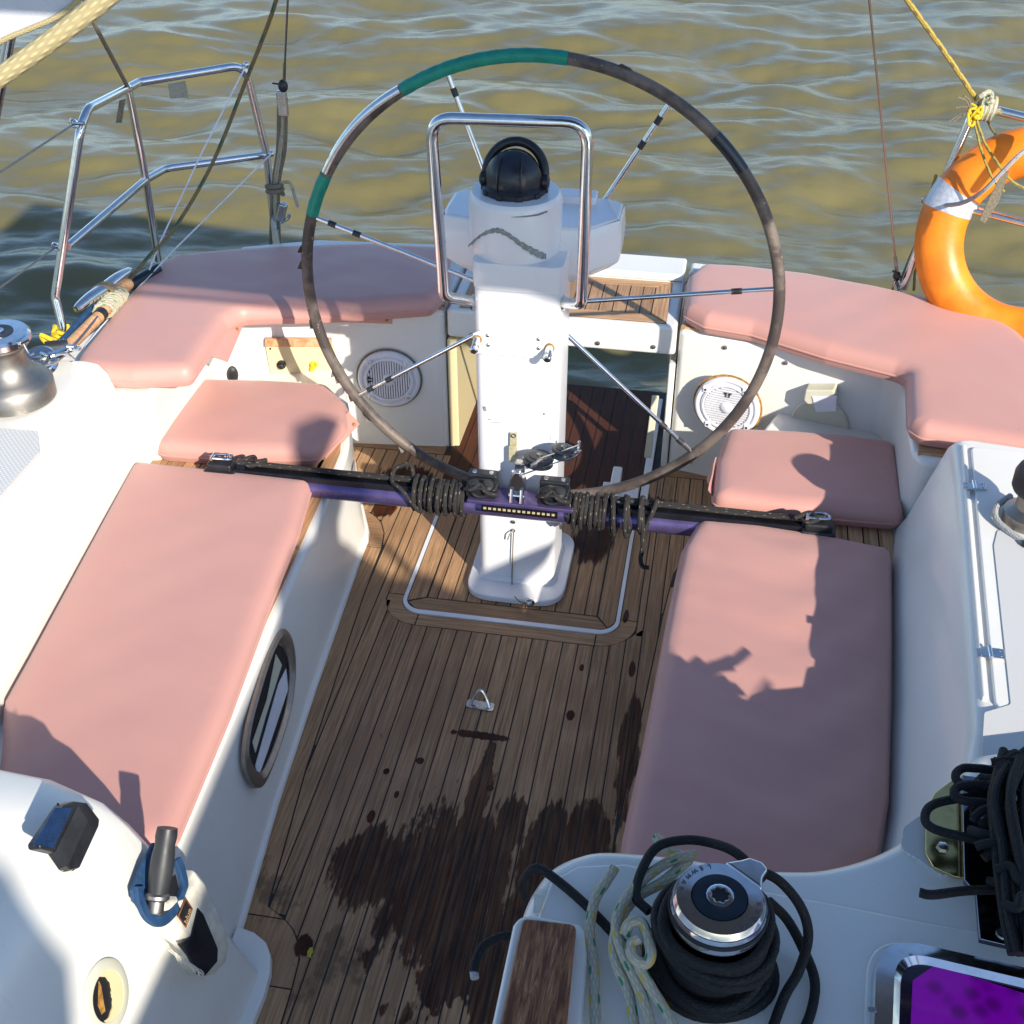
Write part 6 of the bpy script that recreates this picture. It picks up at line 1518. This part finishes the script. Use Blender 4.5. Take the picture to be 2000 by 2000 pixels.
for p in ((290, 1620), (262, 1685)): obj("eyelet", MB().lathe([(.0075, 0), (.0075, .002), (.003, .003), (.002, .001)], WF(*p, .026), wn, 16), 'steel', bf)
obj("mouth", MB().plate([WF(*p, .035) for p in ((278, 1685), (330, 1650), (338, 1690), (322, 1716), (296, 1722), (276, 1712))], wn, .002), 'hole', pk, smooth=False)
# small woven label
l0 = [WF(*p, .052) for p in ((352, 1755), (370, 1772), (352, 1806), (342, 1782))]
lb_ = obj("woven_label", MB().plate([WF(*p, .051) for p in ((350, 1694), (363, 1715), (350, 1751), (334, 1729))], wn, .0015), 'varnish', pk, "small brown woven label")
obj("label_field", MB().plate([WF(*p, .0525) for p in ((350, 1699), (360, 1715), (349, 1746), (338, 1729))], wn, .0008), 'black', lb_, smooth=False)
cu = bpy.data.curves.new("word", 'FONT'); cu.body = "blue"; cu.size = .018; cu.extrude = .0003
tmp = bpy.data.objects.new("word", cu); COL.objects.link(tmp); bpy.context.view_layer.update()
me = bpy.data.meshes.new_from_object(tmp.evaluated_get(bpy.context.evaluated_depsgraph_get())); bpy.data.objects.remove(tmp)
xd = (WF(360, 1714, 0) - WF(350, 1748, 0)).normalized(); yd = wn.cross(xd).normalized()
mw = Matrix((xd, yd, wn)).transposed().to_4x4(); mw.translation = WF(353, 1745, .0535)
me.transform(mw); M['label_tan'] = simple("tan_thread", (.45, .30, .14), .7); obj("label_word", me, 'label_tan', lb_, smooth=False)
# the handle itself
hd = thing("winch_crank", "dark grey winch handle grip standing in the blue and white pouch", "winch handle", tuple(WF(300, 1700, .05)))
h0, h1 = WF(297, 1690, .055), WF(316, 1562, .085)
obj("grip", MB().tube([h0.lerp(h1, k / 8) for k in range(9)], .0205, 18, rf=lambda u: .86 + .22 * math.sin(math.pi * min(1, u * 1.25)) if u < .8 else 1.02 - (u - .8) * .5), 'rubber', hd, bevel=0)
obj("collar", MB().lathe([(.019, -.008), (.0225, -.004), (.0225, .002), (.018, .006)], h0, h1 - h0, 24), 'bronze', hd)
obj("ferrule", MB().lathe([(.0145, -.030), (.0155, -.026), (.0145, -.006)], h0, h1 - h0, 20), 'bronze', hd)
# round vent hole
vc = WF(196, 1880, 0)
ex_ = (WF(196, 1830, 0) - vc).normalized()
vt = thing("round_vent", "round cream ring round a dark opening in the moulding at bottom left", "vent", tuple(vc))
obj("outer_ring", MB().lathe([(.064, -.002), (.064, .006), (.058, .010), (.044, .010), (.042, .004)], vc, wn, 48), 'ivory', vt)
obj("dark_opening", MB().lathe([(.0415, .001), (.0415, .0052), (.002, .0052)], vc, wn, 32), 'hole', vt)
yy_ = wn.cross(ex_)
obj("inner_flange", MB().loft([[vc + (ex_ * math.cos(a) + yy_ * math.sin(a)) * r + wn * h for r, h in ((.044, .0054), (.044, .0095), (.012 + .028 * abs((a + 1.4) / 1.9) ** 1.6 + .001 * math.sin(a * 12), .008), (.012 + .028 * abs((a + 1.4) / 1.9) ** 1.6 + .001 * math.sin(a * 12), .0054))] for a in np.linspace(-1.9, 1.9, 34) + (-1.4)]), 'cream', vt)
obj("amber_backing", MB().plate([vc + (ex_ * a + yy_ * b) * .04 + wn * .0054 for a, b in ((-.6, .1), (.5, .4), (.7, .55), (-.3, .6), (-.7, .35))], wn, .0008), 'rust', vt, smooth=False)

# ================================================================ CANVAS AND ROPE NEAR THE CAMERA
sb = thing("sail_bag_corner", "pale grey canvas corner with a yellowish hem at the top left", "canvas", tuple(V(0, 0, Y=1.5)))
cv = [V(*p, Y=1.5) for p in ((-260, -200), (240, -200), (165, -10), (110, 32), (55, 58), (0, 82), (-120, 150), (-260, 190))]
obj("cloth", MB().plate(cv, (.2, 1, .3), .012), 'canvas', sb, bevel=.003)
obj("hem", MB().tube(catmull([V(190, -40, Y=1.497), V(118, 25, Y=1.497), V(55, 55, Y=1.497), V(0, 79, Y=1.497), V(-120, 148, Y=1.497)], 5), .0035, 8), 'rope_yellow', sb)
line_thing("topping_rope", catmull([V(-90, 205, Y=1.20), V(0, 145, Y=1.2), V(105, 70, Y=1.2), V(205, -8, Y=1.2), V(300, -90, Y=1.2)], 6), .0098, 'rope_yellow', "thick pale yellow rope crossing the top left corner close to the camera", seg=12)

# ================================================================ UNSEEN SHADE CASTERS ADDED FOR THE COCKPIT (above and beside the view)
aw = thing("bimini_shade_caster", "unseen canvas bimini added above the view, outlined to cast the stern shade", "awning", (.1, 1.8, 2.35))  # unseen canopy added to cast the shade band over the stern
def sp_(xp, yp, z): k = (z) / math.tan(SUN_EL); return Vector((xp + SUN_H.x * k, yp + SUN_H.y * k, z))
zb = 2.42
top_ = [(-3.5, 4.28), (-2.6, 4.36), (-1.8, 4.33), (-1.44, 4.22), (-1.22, 4.25), (-1.12, 4.55), (-1.15, 5.05), (-1.5, 5.75), (-2.6, 5.9), (-3.5, 5.95)]  # outline given as the shade edges, carried back towards the sun
obj("canopy", MB().plate([sp_(x, y, zb) for x, y in top_], (0, 0, 1), .012), 'caster_dark', aw, bevel=.004)
obj("hoop_tube", MB().tube([sp_(-3.5, 4.32, zb - .02), sp_(-1.2, 4.3, zb - .02)], .013, 10).tube([sp_(-3.5, 5.9, zb - .02), sp_(-1.3, 5.6, zb - .02)], .013, 10), 'steel', aw)
def sx(xp, yp, X): k = (X - xp) / SUN_H.x; return Vector((X, yp + SUN_H.y * k, k * math.tan(SUN_EL)))
sc = thing("shade_cutout", "unseen dark cutout right of the view, added to cast the cockpit shade", "awning", (1.35, .3, .6))  # unseen flat cutout added only for the shade it casts
XS = 1.35
scr = [(-.20, .8), (-.205, 2.66), (-.24, 2.76), (-.27, 2.66), (-.33, 2.67), (-.38, 2.71), (-.46, 2.81), (-.55, 3.08), (-.61, 3.2), (-.66, 3.0), (-.68, 2.87), (-.74, 2.89), (-.78, 2.94), (-.84, 2.91), (-.9, 2.9), (-1.0, 2.99), (-1.14, 3.05), (-1.22, 3.08), (-1.28, 3.17), (-1.33, 3.35), (-1.48, 3.42), (-1.51, 3.55), (-1.54, 3.70), (-1.62, 3.72), (-1.68, 3.65), (-1.64, 3.52), (-1.52, 3.38), (-1.46, 3.33), (-1.42, 3.2), (-1.38, 3.1), (-1.45, 3.03), (-1.44, 2.88), (-1.37, 2.75), (-1.34, 2.6), (-1.33, 2.3), (-1.32, 2.0), (-1.29, 1.8), (-1.29, 1.6), (-1.36, 1.45), (-1.46, 1.55), (-1.49, 1.72), (-1.61, 1.9), (-1.75, 2.03), (-1.9, 2.17), (-2.4, 2.35), (-2.4, .8)]
obj("cloth", MB().plate([sx(a, b, XS) for a, b in scr], (1, 0, 0), .010), 'caster_dark', sc, bevel=.002)  # sheet cut to the outline of the wanted shade
obj("pole", MB().tube([Vector((XS + .02, .6, .5)), Vector((XS + .02, .3, 2.0))], .014, 10), 'steel', sc)
